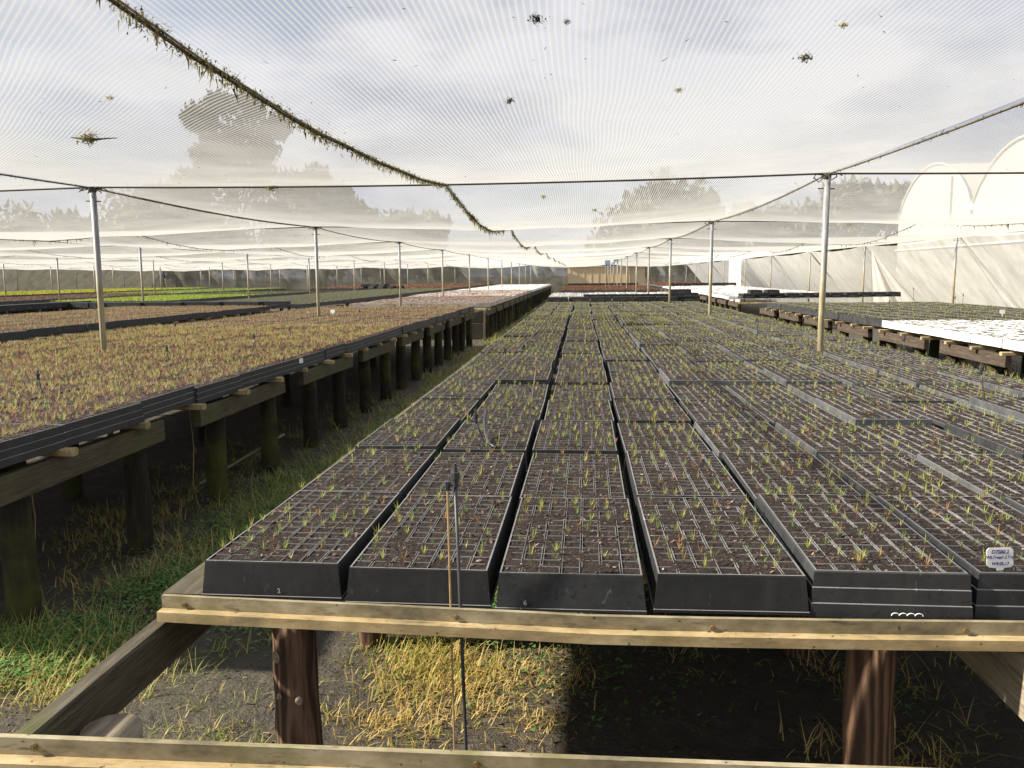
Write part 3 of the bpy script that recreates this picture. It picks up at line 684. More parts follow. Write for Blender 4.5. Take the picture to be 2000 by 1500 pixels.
def soil_mesh(seed):
    R = np.random.default_rng(seed); nx, ny = 34, 66; x = np.linspace(.005, TW - .005, nx + 1); y = np.linspace(.005, TL - .005, ny + 1); X, Y = np.meshgrid(x, y)
    big = sum(R.normal(0, 1) * np.sin(X * R.uniform(8, 40) + R.uniform(0, 6)) * np.sin(Y * R.uniform(8, 40) + R.uniform(0, 6)) for _ in range(6))
    Zs = -.0026 + .0011 * np.clip(big, -1.0, 2.4) + R.normal(0, .0010, X.shape); Zs = np.minimum(Zs, .002)
    idx = np.arange((nx+1) * (ny+1)).reshape(ny+1, nx+1); F = np.stack([idx[:-1, :-1], idx[:-1, 1:], idx[1:, 1:], idx[1:, :-1]], -1).reshape(-1, 4)
    V = np.stack([X, Y, Zs], -1).reshape(-1, 3); n = 480
    px, py = R.uniform(.01, TW - .01, n), R.uniform(.01, TL - .01, n); zc = Zs[np.clip((py / TL * ny).astype(int), 0, ny), np.clip((px / TW * nx).astype(int), 0, nx)]
    a = R.uniform(0, 6.28, n); ln = R.gamma(1.5, .0011, n) + .0010; wd = ln * R.uniform(.35, .8, n); tl = R.normal(0, .4, n)
    ex = np.stack([np.cos(a), np.sin(a), tl], -1) * ln[:, None]; ey = np.stack([-np.sin(a), np.cos(a), R.normal(0, .3, n)], -1) * wd[:, None]
    c = np.stack([px, py, zc + .002], -1); Q = np.stack([c - ex - ey, c + ex - ey, c + ex + ey, c - ex + ey], 1).reshape(-1, 3)
    F2 = np.arange(n * 4).reshape(-1, 4) + len(V)
    return mesh('potting_soil', np.concatenate([V, Q]), np.concatenate([F, F2]), [M['soil'], M['chip']], np.concatenate([np.zeros(len(F)), np.ones(n)]))
GREENS = np.array([[.34, .40, .09], [.45, .45, .12], [.22, .32, .09], [.50, .46, .17], [.38, .23, .085]])
REDS = np.array([[.36, .30, .11], [.42, .32, .15], [.42, .45, .13], [.40, .23, .13], [.27, .12, .105]])
def seedling_arrays(R, P, h=.037, nn=(5, 9), pal=GREENS, stemc=(.20, .06, .045), wd=.0024, spread=.38, segs=2):
    parts = []
    for p in P:
        hh = h * R.uniform(.55, 1.25); k = R.integers(*nn); st = hh * R.uniform(.35, .55); base = np.array(pal[R.choice(len(pal), p=[.3, .26, .2, .12, .12])]) * R.uniform(.75, 1.25)
        top = p + np.array([R.normal(0, .004), R.normal(0, .004), st])
        a0 = R.uniform(0, 3.14); d = top - p; lean = math.atan2(math.hypot(d[0], d[1]), d[2]); az = math.atan2(d[1], d[0])
        v1 = blades(np.array([p, p]), np.array([az, az]), lean, 0, np.linalg.norm(d) * 1.06, .0019, np.array([stemc, stemc]), None, 1)
        # second stem strip crosses the first
        v1[0][4:, :2] = v1[0][4:, :2] + 0
        w_ = .0009; v1[0][4:] = np.array([p + [w_, 0, 0], p - [w_, 0, 0], top + [w_, 0, 0], top - [w_, 0, 0]])
        parts.append(v1)
        azs = a0 + np.arange(k) * 2 * math.pi / k + R.normal(0, .3, k)
        parts.append(blades(np.repeat(top[None], k, 0), azs, np.abs(R.normal(spread, .2, k)) + .08, R.normal(-.15, .35, k), (hh - st) * R.uniform(.8, 1.5, k) + .006, wd, np.repeat(base[None] * .85, k, 0), np.repeat(base[None] * 1.15, k, 0), segs))
    return cat(parts)
def cells(R, p):
    cx, cy = TW / NCX, TL / NCY; P = []
    for i in range(NCX):
        for j in range(NCY):
            if R.random() < p: P.append(((i + .5) * cx + R.normal(0, .006), (j + .5) * cy + R.normal(0, .006), -.008))
    return np.array(P)
shells = {('s', m): shell_mesh('tray_shell', 1, m) for m in ('plastic', 'plastic_mid', 'plastic_old')}; shells.update({('n', m): shell_mesh('tray_shell', 3, m) for m in ('plastic', 'plastic_mid', 'plastic_old')})
grids = [grid_mesh(s) for s in range(4)]; soils = [soil_mesh(50 + s) for s in range(4)]
def seed_mesh(seed, p, **kw):
    R = np.random.default_rng(seed); v, f, k = seedling_arrays(R, cells(R, p), **kw); return mesh('seedlings', v, f, [M['leaf']], col=k)
pines = [seed_mesh(100 + s, (.38, .25, .42, .33, .30, .45)[s]) for s in range(6)]
def red_mesh(seed):
    R = np.random.default_rng(seed); P = np.concatenate([cells(R, .85), cells(R, .5)]); a = seedling_arrays(R, P, h=.044, nn=(5, 8), pal=REDS, wd=.0033, spread=.4)
    n = 420; q = np.stack([R.uniform(.005, TW - .005, n), R.uniform(.005, TL - .005, n), np.full(n, -.006)], -1)
    lo = blades(q, R.uniform(0, 6.28, n), R.uniform(.3, 1.2, n), 0, R.uniform(.008, .02, n), .005, np.array([[.24, .10, .105]]) * R.uniform(.4, 1.6, (n, 1)), None, 1)
    v, f, k = cat([a, lo]); return mesh('seedlings', v, f, [M['leaf']], col=k)
reds = [red_mesh(200 + s) for s in range(5)]

def colx(c): return -.914 + .36 * c + (.03 * (c - 6) if c > 6 else 0)
def tilt(x): return -.0384 * min(x + .914, .8)
R0 = random.Random(11)
def tray(label, group, loc, rz, stack, seeds, old, grid=True, soil=True):
    t = tag(link('seedling_tray', None, loc=loc, rot=(R0.uniform(-.006, .006), R0.uniform(-.006, .006), rz)), label, 'tray', group)
    link('tray_shell', shells[(stack, ('plastic', 'plastic_mid', 'plastic_old')[int(old)])], t)
    if grid: link('cell_grid', R0.choice(grids), t)
    link('potting_soil', R0.choice(soils), t)
    if seeds is not None: tag(link('seedlings', R0.choice(seeds), t), kind='stuff')
    return t
LEFT_ROWS, MAIN_IND = 12, 18
front = []
drift = [0.0] * 10
for rw in range(MAIN_IND):
    for c in range(10):
        x = colx(c); drift[c] = max(-.02, min(.02, drift[c] + R0.uniform(-.011, .011)))
        z = Z0 + R0.uniform(-.004, .006); st = 's'; old = R0.random() < .35
        if rw == 0 and c >= 4: st, old = 'n', 1; z = Z0 + .016
        elif R0.random() < .15: st = 'n'; z += .016
        if c > 3: old = (1 if rw == 0 else 2) if R0.random() < .75 else 1
        if rw > 0: z += R0.choice((0, 0, .008, -.006))
        first6 = rw == 0 and c < 6
        t = tray('black tray of green seedlings, %s row from front, %s from left, on central bench' % (ORD[rw + 1], ORD[c + 1]), 'black seedling trays',
                 (x + (drift[c] if rw > 2 else 0) + R0.uniform(-.006, .006), 1.8655 + rw * .6712 + tilt(x) + R0.uniform(-.006, .006) + (.018 if rw == 0 and st == 'n' else 0), z), R0.uniform(-.012, .012), st, None if first6 else pines, old)
        if first6: front.append(t)
for rw in range(LEFT_ROWS):
    for c in range(10):
        tray('black tray of reddish seedlings, %s row from front, %s from the aisle, on left bench' % (ORD[rw + 1], ORD[c + 1]), 'black seedling trays',
             (-2.45 - TW - .36 * c + R0.uniform(-.02, .012), 3.02 + rw * .671 + R0.uniform(-.012, .012), Z0 + R0.uniform(-.014, .008)), R0.uniform(-.035, .035), 'n', reds, 1, grid=(rw < 5))

# individual seedlings of the six front trays
stems, needs = [], []
for s in range(12):
    R = np.random.default_rng(300 + s); p = np.zeros((1, 3)); v, f, k = seedling_arrays(R, p)
    stems.append(mesh('stem', v[:8], f[:2], [M['leaf']], col=k[:8])); needs.append(mesh('needles', v[8:], f[2:] - 8, [M['leaf']], col=k[8:]))
R = np.random.default_rng(17); bpy.context.view_layer.update()
for c, t in enumerate(front):
    P = cells(R, .44)[:49]
    for p in P:
        s = int(R.integers(12)); q = t.matrix_world @ Vector(p)
        o = tag(link('pine_seedling', None, loc=q, rot=(R.normal(0, .08), R.normal(0, .08), R.uniform(0, 6.28))), 'green seedling in %s front tray from left, %s cell across, %s cell back' % (ORD[c + 1], ORD[int(p[0] / (TW / NCX)) + 1], ORD[int(p[1] / (TL / NCY)) + 1]), 'seedling', 'seedlings of the front row of trays')
        link('stem', stems[s], o); tag(link('needles', needs[s], o))

# ---- distant trays merged into one mass
far = []
def add_far(kind, x, y, z, lod=1):
    far.append((kind, x, y, z))
for rw in range(MAIN_IND, 28):
    for c in range(10): add_far('pine', colx(c) + R0.uniform(-.02, .02), 1.8655 + rw * .6712 + tilt(colx(c)), Z0 + R0.uniform(-.006, .006))
for rw in range(LEFT_ROWS, 23):
    for c in range(10): add_far('red', -2.45 - TW - .36 * c + R0.uniform(-.015, .015), 3.02 + rw * .671, Z0 + R0.uniform(-.008, .006))
for rw in range(16):
    for c in range(10): add_far('red', -7.5 - TW - .36 * c + R0.uniform(-.02, .02), 8.6 + rw * .671, Z0 + R0.uniform(-.008, .006))
for rw in range(11):
    for c in range(10): add_far('pine', 4.18 + .375 * c + R0.uniform(-.01, .01), 12.0 + rw * .671, Z0 + R0.uniform(-.004, .01))
for rw in range(36):
    for c in range(10): add_far('dull', -7.0 - TW - .39 * c, 20.3 + rw * .70, Z0)
def lod_tile(kind, seed):
    R = np.random.default_rng(seed); parts = []
    V = np.array([(-.009, -.009, -.104), (TW + .009, -.009, -.104), (TW + .009, TL + .009, -.104), (-.009, TL + .009, -.104), (0, 0, 0), (TW, 0, 0), (TW, TL, 0), (0, TL, 0), (.006, .006, -.004), (TW - .006, .006, -.004), (TW - .006, TL - .006, -.004), (.006, TL - .006, -.004)])
    F = np.array([(0, 1, 5, 4), (1, 2, 6, 5), (2, 3, 7, 6), (3, 0, 4, 7), (4, 5, 9, 8), (5, 6, 10, 9), (6, 7, 11, 10), (7, 4, 8, 11), (8, 9, 10, 11)])
    n = {'pine': 58, 'red': 210, 'dull': 90}[kind]; q = np.stack([R.uniform(.01, TW - .01, n), R.uniform(.01, TL - .01, n), np.full(n, -.004)], -1)
    pal = REDS if kind == 'red' else GREENS * .78; kk = pal[R.choice(5, n, p=[.3, .26, .2, .12, .12])] * R.uniform(.7, 1.2, (n, 1))
    if kind == 'dull': kk = kk * .65 + .02
    if kind == 'red': kk[::3] = np.array([.24, .10, .10])
    b = blades(q, R.uniform(0, 6.28, n), R.uniform(.05, .6, n), .2, R.uniform(.018, .042, n) * (1.05 if kind == 'red' else .85), .006, kk, None, 1)
    return V, F, b
tiles = {(k, s): lod_tile(k, 400 + s) for k in ('pine', 'red', 'dull') for s in range(4)}
VV, FF, KK, MI, off = [], [], [], [], 0
for n, (k, x, y, z) in enumerate(far):
    V, F, b = tiles[(k, n % 4)]; p = np.array([x, y, z])
    VV += [V + p, b[0] + p]; FF += [F + off, b[1] + off + len(V)]; KK += [np.full((len(V), 3), .03), b[2]]
    MI += [np.array([0] * 4 + [2] * 4 + [1]), np.full(len(b[1]), 3)]; off += len(V) + len(b[0])
tag(link('distant_seedling_trays', mesh('distant_seedling_trays', np.concatenate(VV), np.concatenate(FF), [M['plastic_mid'], M['soil'], M['rim'], M['leaf']], np.concatenate(MI), np.concatenate(KK))), 'mass of black seedling trays receding on the far parts of the benches', 'trays', kind='stuff')

# ---- white foam trays
def foam_mesh(mat, name):
    b = MB(); b.box((0, 0, -.09), (TW + .02, TL, -.012))
    cx, cy = (TW + .02) / 6, TL / 11
    for i in range(7): b.box((i*cx - (.008 if 0 < i < 6 else (0 if i == 0 else .016)), 0, -.0118), (i*cx + (.008 if 0 < i < 6 else (.016 if i == 0 else 0)), TL, 0))
    for j in range(12): b.box((.0005, j*cy - (.008 if 0 < j < 11 else (-.0005 if j == 0 else .016)), -.0116), (TW + .0195, j*cy + (.008 if 0 < j < 11 else (.016 if j == 0 else -.0005)), -.0006))
    return b.mesh(name, [M[mat]])
def foam_soil(dark, seed, p):
    R = np.random.default_rng(seed); V, F, o = [], [], 0; cx, cy = (TW + .02) / 6, TL / 11
    for i in range(6):
        for j in range(11):
            if R.random() < p:
                e = .0012; V += [(i*cx + .006, j*cy + .006, e), ((i+1)*cx - .006, j*cy + .006, e), ((i+1)*cx - .006, (j+1)*cy - .006, e), (i*cx + .006, (j+1)*cy - .006, e)]; F.append((o, o+1, o+2, o+3)); o += 4
    return mesh('potting_soil', V, F, [M['soil']])
fw, fp = foam_mesh('foam', 'foam_block'), foam_mesh('foam_pink', 'foam_block'); fs = [foam_soil(1, s, .42) for s in range(3)]
frd = []
for s in range(3):
    R = np.random.default_rng(500 + s); n = 80; q = np.stack([R.uniform(.01, TW, n), R.uniform(.01, TL - .01, n), np.full(n, -.004)], -1)
    v, f, k = blades(q, R.uniform(0, 6.28, n), R.uniform(.05, .7, n), .2, R.uniform(.02, .045, n), .007, np.array([[.18, .085, .06]]) * R.uniform(.5, 1.5, (n, 1)), None, 1); frd.append(mesh('seedlings', v, f, [M['leaf']], col=k))
def foam(label, x, y, z, me, seeds=None):
    t = tag(link('foam_tray', None, loc=(x, y, z), rot=(0, 0, R0.uniform(-.01, .01))), label, 'foam tray', 'white foam trays')
    link('foam_block', me, t); link('potting_soil', R0.choice(fs), t)
    if seeds: tag(link('seedlings', R0.choice(seeds), t), kind='stuff')
for rw in range(8):
    for c in range(10): foam('white foam tray on right bench, %s row from its far end, %s from left' % (ORD[8 - rw], ORD[c + 1]), 4.13 + .375 * c, 6.55 + .671 * rw, Z0 + .012 + R0.uniform(-.004, .004), fw)
for rw in range(7):
    for c in range(11): foam('white foam tray on far central bench, %s row from front, %s from left' % (ORD[rw + 1], ORD[c + 1]), -1.1 + .385 * c, 26.6 + .70 * rw, Z0 + R0.uniform(-.01, .01), fw)
for rw in range(9):
    for c in range(9): foam('pinkish foam tray of red seedlings on far left bench, %s row, %s from aisle' % (ORD[rw + 1], ORD[c + 1]), -2.3 - .36 - .40 * c, 20.4 + .75 * rw, Z0 + R0.uniform(-.01, .01), fp, frd)
for rw in range(6):
    for c in range(10): foam('white foam tray on far right bench, %s row from front, %s from left' % (ORD[rw + 1], ORD[c + 1]), 4.3 + .385 * c, 25.2 + .70 * rw, Z0 + R0.uniform(-.01, .01), fw)
VV, FF, KK, MI, off = [], [], [], [], 0
def far_foam(x, y, z, w, l, m, sp):
    global off
    V = np.array([(0, 0, -.09), (w, 0, -.09), (w, l, -.09), (0, l, -.09), (0, 0, 0), (w, 0, 0), (w, l, 0), (0, l, 0)]) + np.array([x, y, z]); F = np.array([(0, 1, 5, 4), (1, 2, 6, 5), (2, 3, 7, 6), (3, 0, 4, 7), (4, 5, 6, 7)]) + off
    VV.append(V); FF.append(F); KK.append(np.full((8, 3), .5)); MI.append(np.full(5, m)); off += 8
    if sp:
        R = rng; q = np.stack([R.uniform(.02, w - .02, sp), R.uniform(.02, l - .02, sp), np.full(sp, .0)], -1) + np.array([x, y, z])
        v, f, k = blades(q, R.uniform(0, 6.28, sp), R.uniform(.05, .7, sp), .2, R.uniform(.02, .05, sp), .02, np.array([[.20, .08, .055]]) * R.uniform(.5, 1.4, (sp, 1)), None, 1)
        VV.append(v); FF.append(f + off); KK.append(k); MI.append(np.full(len(f), 2)); off += len(v)
for rw in range(14):
    for c in range(9): far_foam(-2.3 - .37 - .40 * c, 27.3 + .75 * rw, Z0 + R0.uniform(-.01, .02), .36, .66, 1, 14 if R0.random() < .75 else 0)
for rw in range(28):
    for c in range(9): far_foam(-2.3 - .37 - .40 * c, 38.2 + .75 * rw, Z0 + R0.uniform(-.01, .02), .37, .68, 0, 0)
for rw in range(22):
    for c in range(10): far_foam(4.3 + .385 * c, 29.5 + .75 * rw, Z0 + R0.uniform(-.01, .02), .36, .68, 0, 4)
tag(link('distant_foam_trays', mesh('distant_foam_trays', np.concatenate(VV), np.concatenate(FF), [M['foam'], M['foam_pink'], M['leaf']], np.concatenate(MI), np.concatenate(KK))), 'white and pinkish foam trays receding on the far benches', 'foam trays', kind='stuff')

# ---- carpets of seedlings on the far benches
def carpet(name, label, x0, x1, y0, y1, n, colr, h=.06, wd=.03, z=Z0):
    R = rng; q = np.stack([R.uniform(x0, x1, n), R.uniform(y0, y1, n), np.full(n, z - .02)], -1)
    v, f, k = blades(q, R.uniform(0, 6.28, n), R.uniform(.0, .7, n), .3, R.uniform(.5, 1.2, n) * h, wd, np.array([colr]) * R.uniform(.6, 1.3, (n, 1)), None, 1)
    B = np.array([(x0, y0, z - .12), (x1, y0, z - .12), (x1, y1, z - .12), (x0, y1, z - .12), (x0, y0, z - .01), (x1, y0, z - .01), (x1, y1, z - .01), (x0, y1, z - .01)]); F = np.array([(0, 1, 5, 4), (1, 2, 6, 5), (2, 3, 7, 6), (3, 0, 4, 7), (4, 5, 6, 7)])
    tag(link(name, mesh(name, np.concatenate([B, v]), np.concatenate([F, f + 8]), [M['plastic_old'], M['soil'], M['leaf']], np.concatenate([[0, 0, 0, 0, 1], np.full(len(f), 2)]), np.concatenate([np.full((8, 3), .03), k]))), label, 'seedlings', kind='stuff')
carpet('lime_seedlings', 'lime green seedlings covering the third bench to the left', -16.4, -12.7, 24.3, 31.8, 12000, (.31, .39, .06), .065, .03)
carpet('yellow_seedlings', 'yellow green seedlings on the leftmost far bench', -31, -25.1, 33, 54, 14000, (.42, .42, .05), .08, .05)
carpet('lime_seedlings', 'pale green seedlings far back left of the middle', -22.1, -18.3, 36, 50, 9000, (.24, .32, .08), .07, .05)
carpet('red_seedlings', 'reddish seedlings on the fourth bench to the left', -22.1, -18.3, 22.2, 35.7, 12000, (.19, .115, .08), .06, .03)
carpet('olive_seedlings', 'dull olive seedlings behind the lime green ones', -16.4, -12.7, 32, 38, 6000, (.16, .17, .07), .06, .03)
carpet('brown_seedlings', 'reddish brown seedlings on the far central bench', -1.0, 3.3, 36.5, 50, 15000, (.20, .095, .06), .07, .03)
carpet('brown_seedlings', 'reddish brown seedlings at the far end left of centre', -16, -7.2, 47.5, 66, 15000, (.22, .11, .065), .08, .05)
carpet('brown_seedlings', 'reddish brown seedlings at the far end on the right', 4.6, 8.2, 49, 66, 7000, (.24, .10, .065), .08, .05)

# ---- empty black trays, upside down, in rows and stacks
def empty_tray_mesh():
    V, F = [], []; prof = [(0, 0), (0, .012), (.006, .014), (.016, .128), (.02, .132)]
    w, l = .36, .60
    for e, z in prof: V += [(-w/2 + e, -l/2 + e, z), (w/2 - e, -l/2 + e, z), (w/2 - e, l/2 - e, z), (-w/2 + e, l/2 - e, z)]
    for i in range(len(prof) - 1):
        for j in range(4): F.append((i*4 + j, i*4 + (j+1) % 4, (i+1)*4 + (j+1) % 4, (i+1)*4 + j))
    n = (len(prof) - 1) * 4; F.append((n, n+1, n+2, n+3)); return mesh('tray_body', V, F, [M['plastic']])
def rib_mesh():
    b = MB()
    for s in (-1, 1):
        b.box((-.08, s * .292 - .006, .03), (.08, s * .292 + .006, .055)); b.box((s * .172 - .006, -.10, .03), (s * .172 + .006, .10, .055))
    return b.mesh('hand_grip', [M['plastic_old']])
em, eg = empty_tray_mesh(), rib_mesh()
def empty(label, x, y, z, rz):
    t = tag(link('empty_tray', None, loc=(x, y, z), rot=(0, 0, rz)), label, 'tray', 'empty upturned trays'); link('tray_body', em, t); link('hand_grip', eg, t)
for k in range(7): empty('upturned black empty tray at the front of far central bench, %s from left' % ORD[k + 1], -.75 + .63 * k, 24.35 + R0.uniform(-.05, .05), Z0 - .105, 1.57 + R0.uniform(-.05, .05))
for k in range(6): empty('upturned black empty tray in the back line of far central bench front, %s from left' % ORD[k + 1], .3 + .56 * k, 25.6 + R0.uniform(-.05, .05), Z0 - .06, 1.57 + R0.uniform(-.06, .06))
for k in range(2): empty('black empty tray stacked at the right end of far central bench, %s up' % ORD[k + 1], 3.0 - .2 * k, 24.4 + .02 * k, Z0 + .0 + .1 * k, 1.57)
for k in range(11): empty('upturned black empty tray along the front of far right bench, %s from left' % ORD[k + 1], 4.6 + .43 * k, 24.0 + .1 * k + R0.uniform(-.03, .03), Z0 - .03, R0.uniform(-.06, .06))
for k in range(2): empty('black empty tray in the upper layer on far right bench, %s from left' % ORD[k + 1], 4.85 + .45 * k, 24.1, Z0 + .072, R0.uniform(-.06, .06))
for k in range(12): empty('upturned black empty tray behind second left bench, %s from left' % ORD[k + 1], -13.0 + .50 * k, 19.8 + R0.uniform(-.05, .05), Z0 - .04, 1.57 * (k % 2) + R0.uniform(-.06, .06))
for k in range(9): empty('upturned black empty tray on third left bench front edge, %s from left' % ORD[k + 1], -12.9, 15.9 + .55 * k, Z0 - .02, R0.uniform(-.06, .06))
for k in range(8): empty('black empty tray in the heap far back left of centre, %s along' % ORD[k + 1], -11.8 + .5 * (k % 5), 44.5 + R0.uniform(-.4, .4), Z0 + .1 * (k // 5) + .02, R0.uniform(-.3, .3))
for k in range(8): empty('black empty tray along the far end of central bench, %s from left' % ORD[k + 1], -.7 + .55 * k, 53.2, Z0 - .02, 1.57)
for k in range(9): empty('black empty tray far back on the right bench, %s from left' % ORD[k + 1], 4.9 + .42 * k, 47.2, Z0 + .02, 0)
# boards along bench fronts
def board(label, x0, x1, y, z): tag(link('front_board', plank_mesh('front_board', x1 - x0, .04, .05, M['batten'], int(abs(x0 * 7)), 'X', 4), loc=((x0 + x1) / 2, y, z)), label, 'board', 'boards at bench ends')
board('pale board closing the near end of far left bench', -6.0, -2.3, 19.55, Z0 - .10)
board('pale board under the empty trays of far right bench', 4.3, 6.4, 23.55, Z0 - .13)
board('pale board at the far end of second left bench', -9.6, -7.4, 19.4, Z0 - .09)

# ------------------------------------------------------------------ sprinkler risers, tags
def riser(label, x, y, z0, h, lean=(0, 0), stake=False):
    o = tag(link('sprinkler_riser', None, loc=(x, y, z0)), label, 'sprinkler', 'sprinkler risers'); lx, ly = lean
    b = MB(); b.tube([(0, 0, 0), (lx * .3 + .012, ly * .3, h * .33), (lx * .7 + .006, ly * .7, h * .7), (lx, ly, h)], .0042, 6); b.obj('tube', M['rubber'], o, smooth=True)
    b = MB(); b.tube([(lx, ly, h - .004), (lx, ly, h + .014), (lx, ly, h + .0145), (lx, ly, h + .03), (lx, ly, h + .031), (lx, ly, h + .05)], [.008, .008, .0105, .0105, .006, .004], 8); b.tube([(lx, ly, h + .002), (lx - .018, ly, h + .002)], .005, 6); b.obj('head', M['rubber'], o, smooth=False)
    if stake:
        b = MB(); b.tube([(-.016, 0, 0), (-.018 + lx, ly, h)], .0025, 6); b.obj('stake', M['bamboo'], o)
        b = MB(); b.tube([(-.018 + lx, ly, h - .012), (-.018 + lx, ly, h + .008)], .0065, 6); b.obj('clip', M['rubber'], o)
riser('black sprinkler riser tied to a bamboo stake in front of the second tray', -.283, 1.815, -.005, Z0 + .215, (-.006, 0), True)
risers = {}
for n, (x, y, h, lx) in enumerate([(-.40, 3.25, .10, -.03), (2.38, 6.4, .17, .01), (2.06, 4.42, .16, -.02), (-3.28, 6.26, .11, 0), (-3.13, 4.5, .11, -.015), (-3.22, 8.86, .10, 0), (-2.95, 7.1, .14, .04), (-4.7, 9.2, .13, 0), (1.9, 9.3, .15, 0),
                               (-3.4, 12.4, .14, 0), (.4, 10.8, .12, .02), (-8.6, 12.5, .16, 0), (-9.2, 15, .16, -.03), (6.5, 15.2, .2, 0), (5.0, 14.1, .18, 0), (7.4, 17, .2, .02), (8.0, 21, .25, 0), (-.6, 6.2, .10, .01)]):
    spot = 'central' if -1 < x < 3 else 'left' if -6.2 < x < 0 else 'second left' if x < 0 else 'right'
    risers.setdefault(spot, []).append((y, x, h, lx))
for spot, lst in risers.items():
    for n, (y, x, h, lx) in enumerate(sorted(lst)): riser('thin black sprinkler riser among the trays of the %s bench, %s nearest there' % (spot, ORD[n + 1]), x, y, Z0 - .03, h + .03, (lx, 0))
b = MB(); b.tube([(-.42, 3.55, Z0 + .10), (-.425, 3.5, Z0 + .06), (-.41, 3.4, Z0 + .02), (-.38, 3.27, Z0 + .006), (-.345, 3.2, Z0 + .005)], .006, 6); tag(b.obj('loose_hose', M['rubber'], smooth=True), 'short black hose bent over a tray in the third row', 'hose')
b = MB(); b.tube([(-.285, 4.52, Z0 - .02), (-.27, 4.75, Z0 + .15)], .0045, 6); tag(b.obj('bamboo_stick', M['rope']), 'leaning brown stick poking up from the trays', 'stick')

def text_mesh(cu, name):
    tmp = bpy.data.objects.new('tmp', cu); C.objects.link(tmp); bpy.context.view_layer.update()
    me = bpy.data.meshes.new_from_object(tmp.evaluated_get(bpy.context.evaluated_depsgraph_get())); me.name = name
    bpy.data.objects.remove(tmp); return me
def plant_tag(label, x, y, z, s, rz=0, text=None):
    o = tag(link('plant_label', None, loc=(x, y, z), rot=(-.12, 0, rz)), label, 'plant label', 'white plant labels'); w, h, st = .036 * s, .052 * s, .04 * s
    c = .006 * s; V2 = [(-.004 * s, 0), (.004 * s, 0), (.010 * s, st * .95), (w - c, st), (w, st + c), (w, st + h - c), (w - c, st + h), (-w + c, st + h), (-w, st + h - c), (-w, st + c), (-w + c, st), (-.010 * s, st * .95)]
    n = len(V2); V = [(a, -.0008, b_) for a, b_ in V2] + [(a, .0008, b_) for a, b_ in V2]; F = [tuple(range(n)), tuple(reversed(range(n, 2 * n)))] + [(i, n + i, n + (i+1) % n, (i+1) % n) for i in range(n)]
    link('card', mesh('card', V, F, [M['tagwhite']]), o)
    for k, (tx, zz, sz) in enumerate(text or []):
        cu = bpy.data.curves.new('lettering', 'FONT'); cu.body = tx; cu.size = sz; cu.align_x = 'CENTER'; cu.materials.append(M['ink']); cu.extrude = .0001; cu.offset = .0003; cu.shear = .15
        link('lettering', text_mesh(cu, 'lettering'), o, (0, -.0013, zz), (math.pi / 2, 0, 0))
plant_tag('white plant label with blue handwriting stuck in the sixth front tray', .935, 1.872, Z0 - .012, .84, .12, [('D7SB0.2', .0645, .0115), ('W2.Temple.2.Test', .0535, .0085), ('W9.05.17', .0385, .0100)])
plant_tag('white plant label standing far back on the left bench', -4.5, 14.6, Z0 - .01, 1.1)
plant_tag('narrow white plant label left of a pole on the left bench', -5.05, 14.9, Z0 - .01, .7, 1.2)
plant_tag('white plant label on the right bench behind the foam trays', 6.35, 13.2, Z0 - .01, 1.1)
b = MB(); b.box((-.035, -.001, 0), (.035, .001, .04)); tag(b.obj('paper_tag', M['tagwhite'], loc=(-2.436, 6.95, Z0 - .06), rot=(0, .0, 1.45)), 'small white paper tag stuck on the side of a left bench tray', 'tag')
# moulded numbers on the front trays
for c, (tx, dx) in {0: ('2', .18), 2: ('6', .055)}.items():
    cu = bpy.data.curves.new('mould_number', 'FONT'); cu.body = tx; cu.size = .017; cu.materials.append(M['mark']); cu.extrude = .0001
    link('mould_number', text_mesh(cu, 'mould_number'), front[c], (dx, -.0085, -.075), (math.pi / 2 + .09, 0, 0))

# ------------------------------------------------------------------ moss and litter on the net
def clump(label, x, y, size, colr, drop=1.0):
    z = roofz(x, y); n = 130; R = np.random.default_rng(int(abs(x * 100 + y * 10)))
    q = R.normal(0, 1, (n, 3)) * np.array([size * .45, size * .4, size * .32])
    v, f, k = blades(q, R.uniform(0, 6.28, n), R.uniform(.8, 2.8, n), R.normal(0, .8, n), R.uniform(.2, .55, n) * size * drop, size * R.uniform(.15, .4, n), np.array([colr]) * R.uniform(.4, 1.4, (n, 1)))
    tag(link('moss_clump', mesh('moss_clump', v, f, [M['moss']], col=k), loc=(x, y, z - size * .25)), label, 'moss', 'moss clumps on the net')
KH, DK, YL = (.26, .23, .08), (.035, .032, .022), (.42, .40, .16)
clump('big khaki moss clump on the net near the left edge', -2.46, 4.05, .046, KH, 1.2)
clump('dark litter clump on the net at top centre', -.14, 2.52, .024, DK, .7)
clump('small dark litter clump on the net left of centre', -.30, 3.45, .020, DK, .8)
clump('dark khaki litter clump on the net at upper right', .76, 3.05, .024, (.12, .10, .04), .7)
clump('yellow lichen bit on the net at upper centre right', .37, 3.40, .017, YL, .8)
clump('small dark bit on the net just right of top centre', -.05, 2.57, .011, DK, .8)
clump('yellow lichen bit on the net upper right', .79, 2.73, .014, YL, .8)
clump('khaki moss tuft hanging from the first cross cable at left', -2.78, 7.36, .045, KH, 1.3)
clump('pale lichen bit just beyond the first cross cable', -.38, 8.0, .030, YL, .8)
clump('pale lichen bit right of the seam rope beyond the cross cable', .12, 9.0, .032, YL, .8)
clump('yellow lichen bit at far left of net', -1.87, 3.25, .016, YL, .8)
clump('pale lichen blob near the right pole', 3.73, 12.2, .05, YL, .7)
b = MB(); b.tube([(-2.50, 3.815, .002), (-2.46, 3.82, -.004), (-2.40, 3.845, -.007), (-2.34, 3.845, -.003), (-2.29, 3.87, .003)], [.002, .005, .0065, .004, .002], 5); ob = tag(b.obj('twig', M['rope'], loc=(-.04, .22, roofz(-2.46, 4.05) - .012)), 'mossy twig lying on the net at left', 'twig')
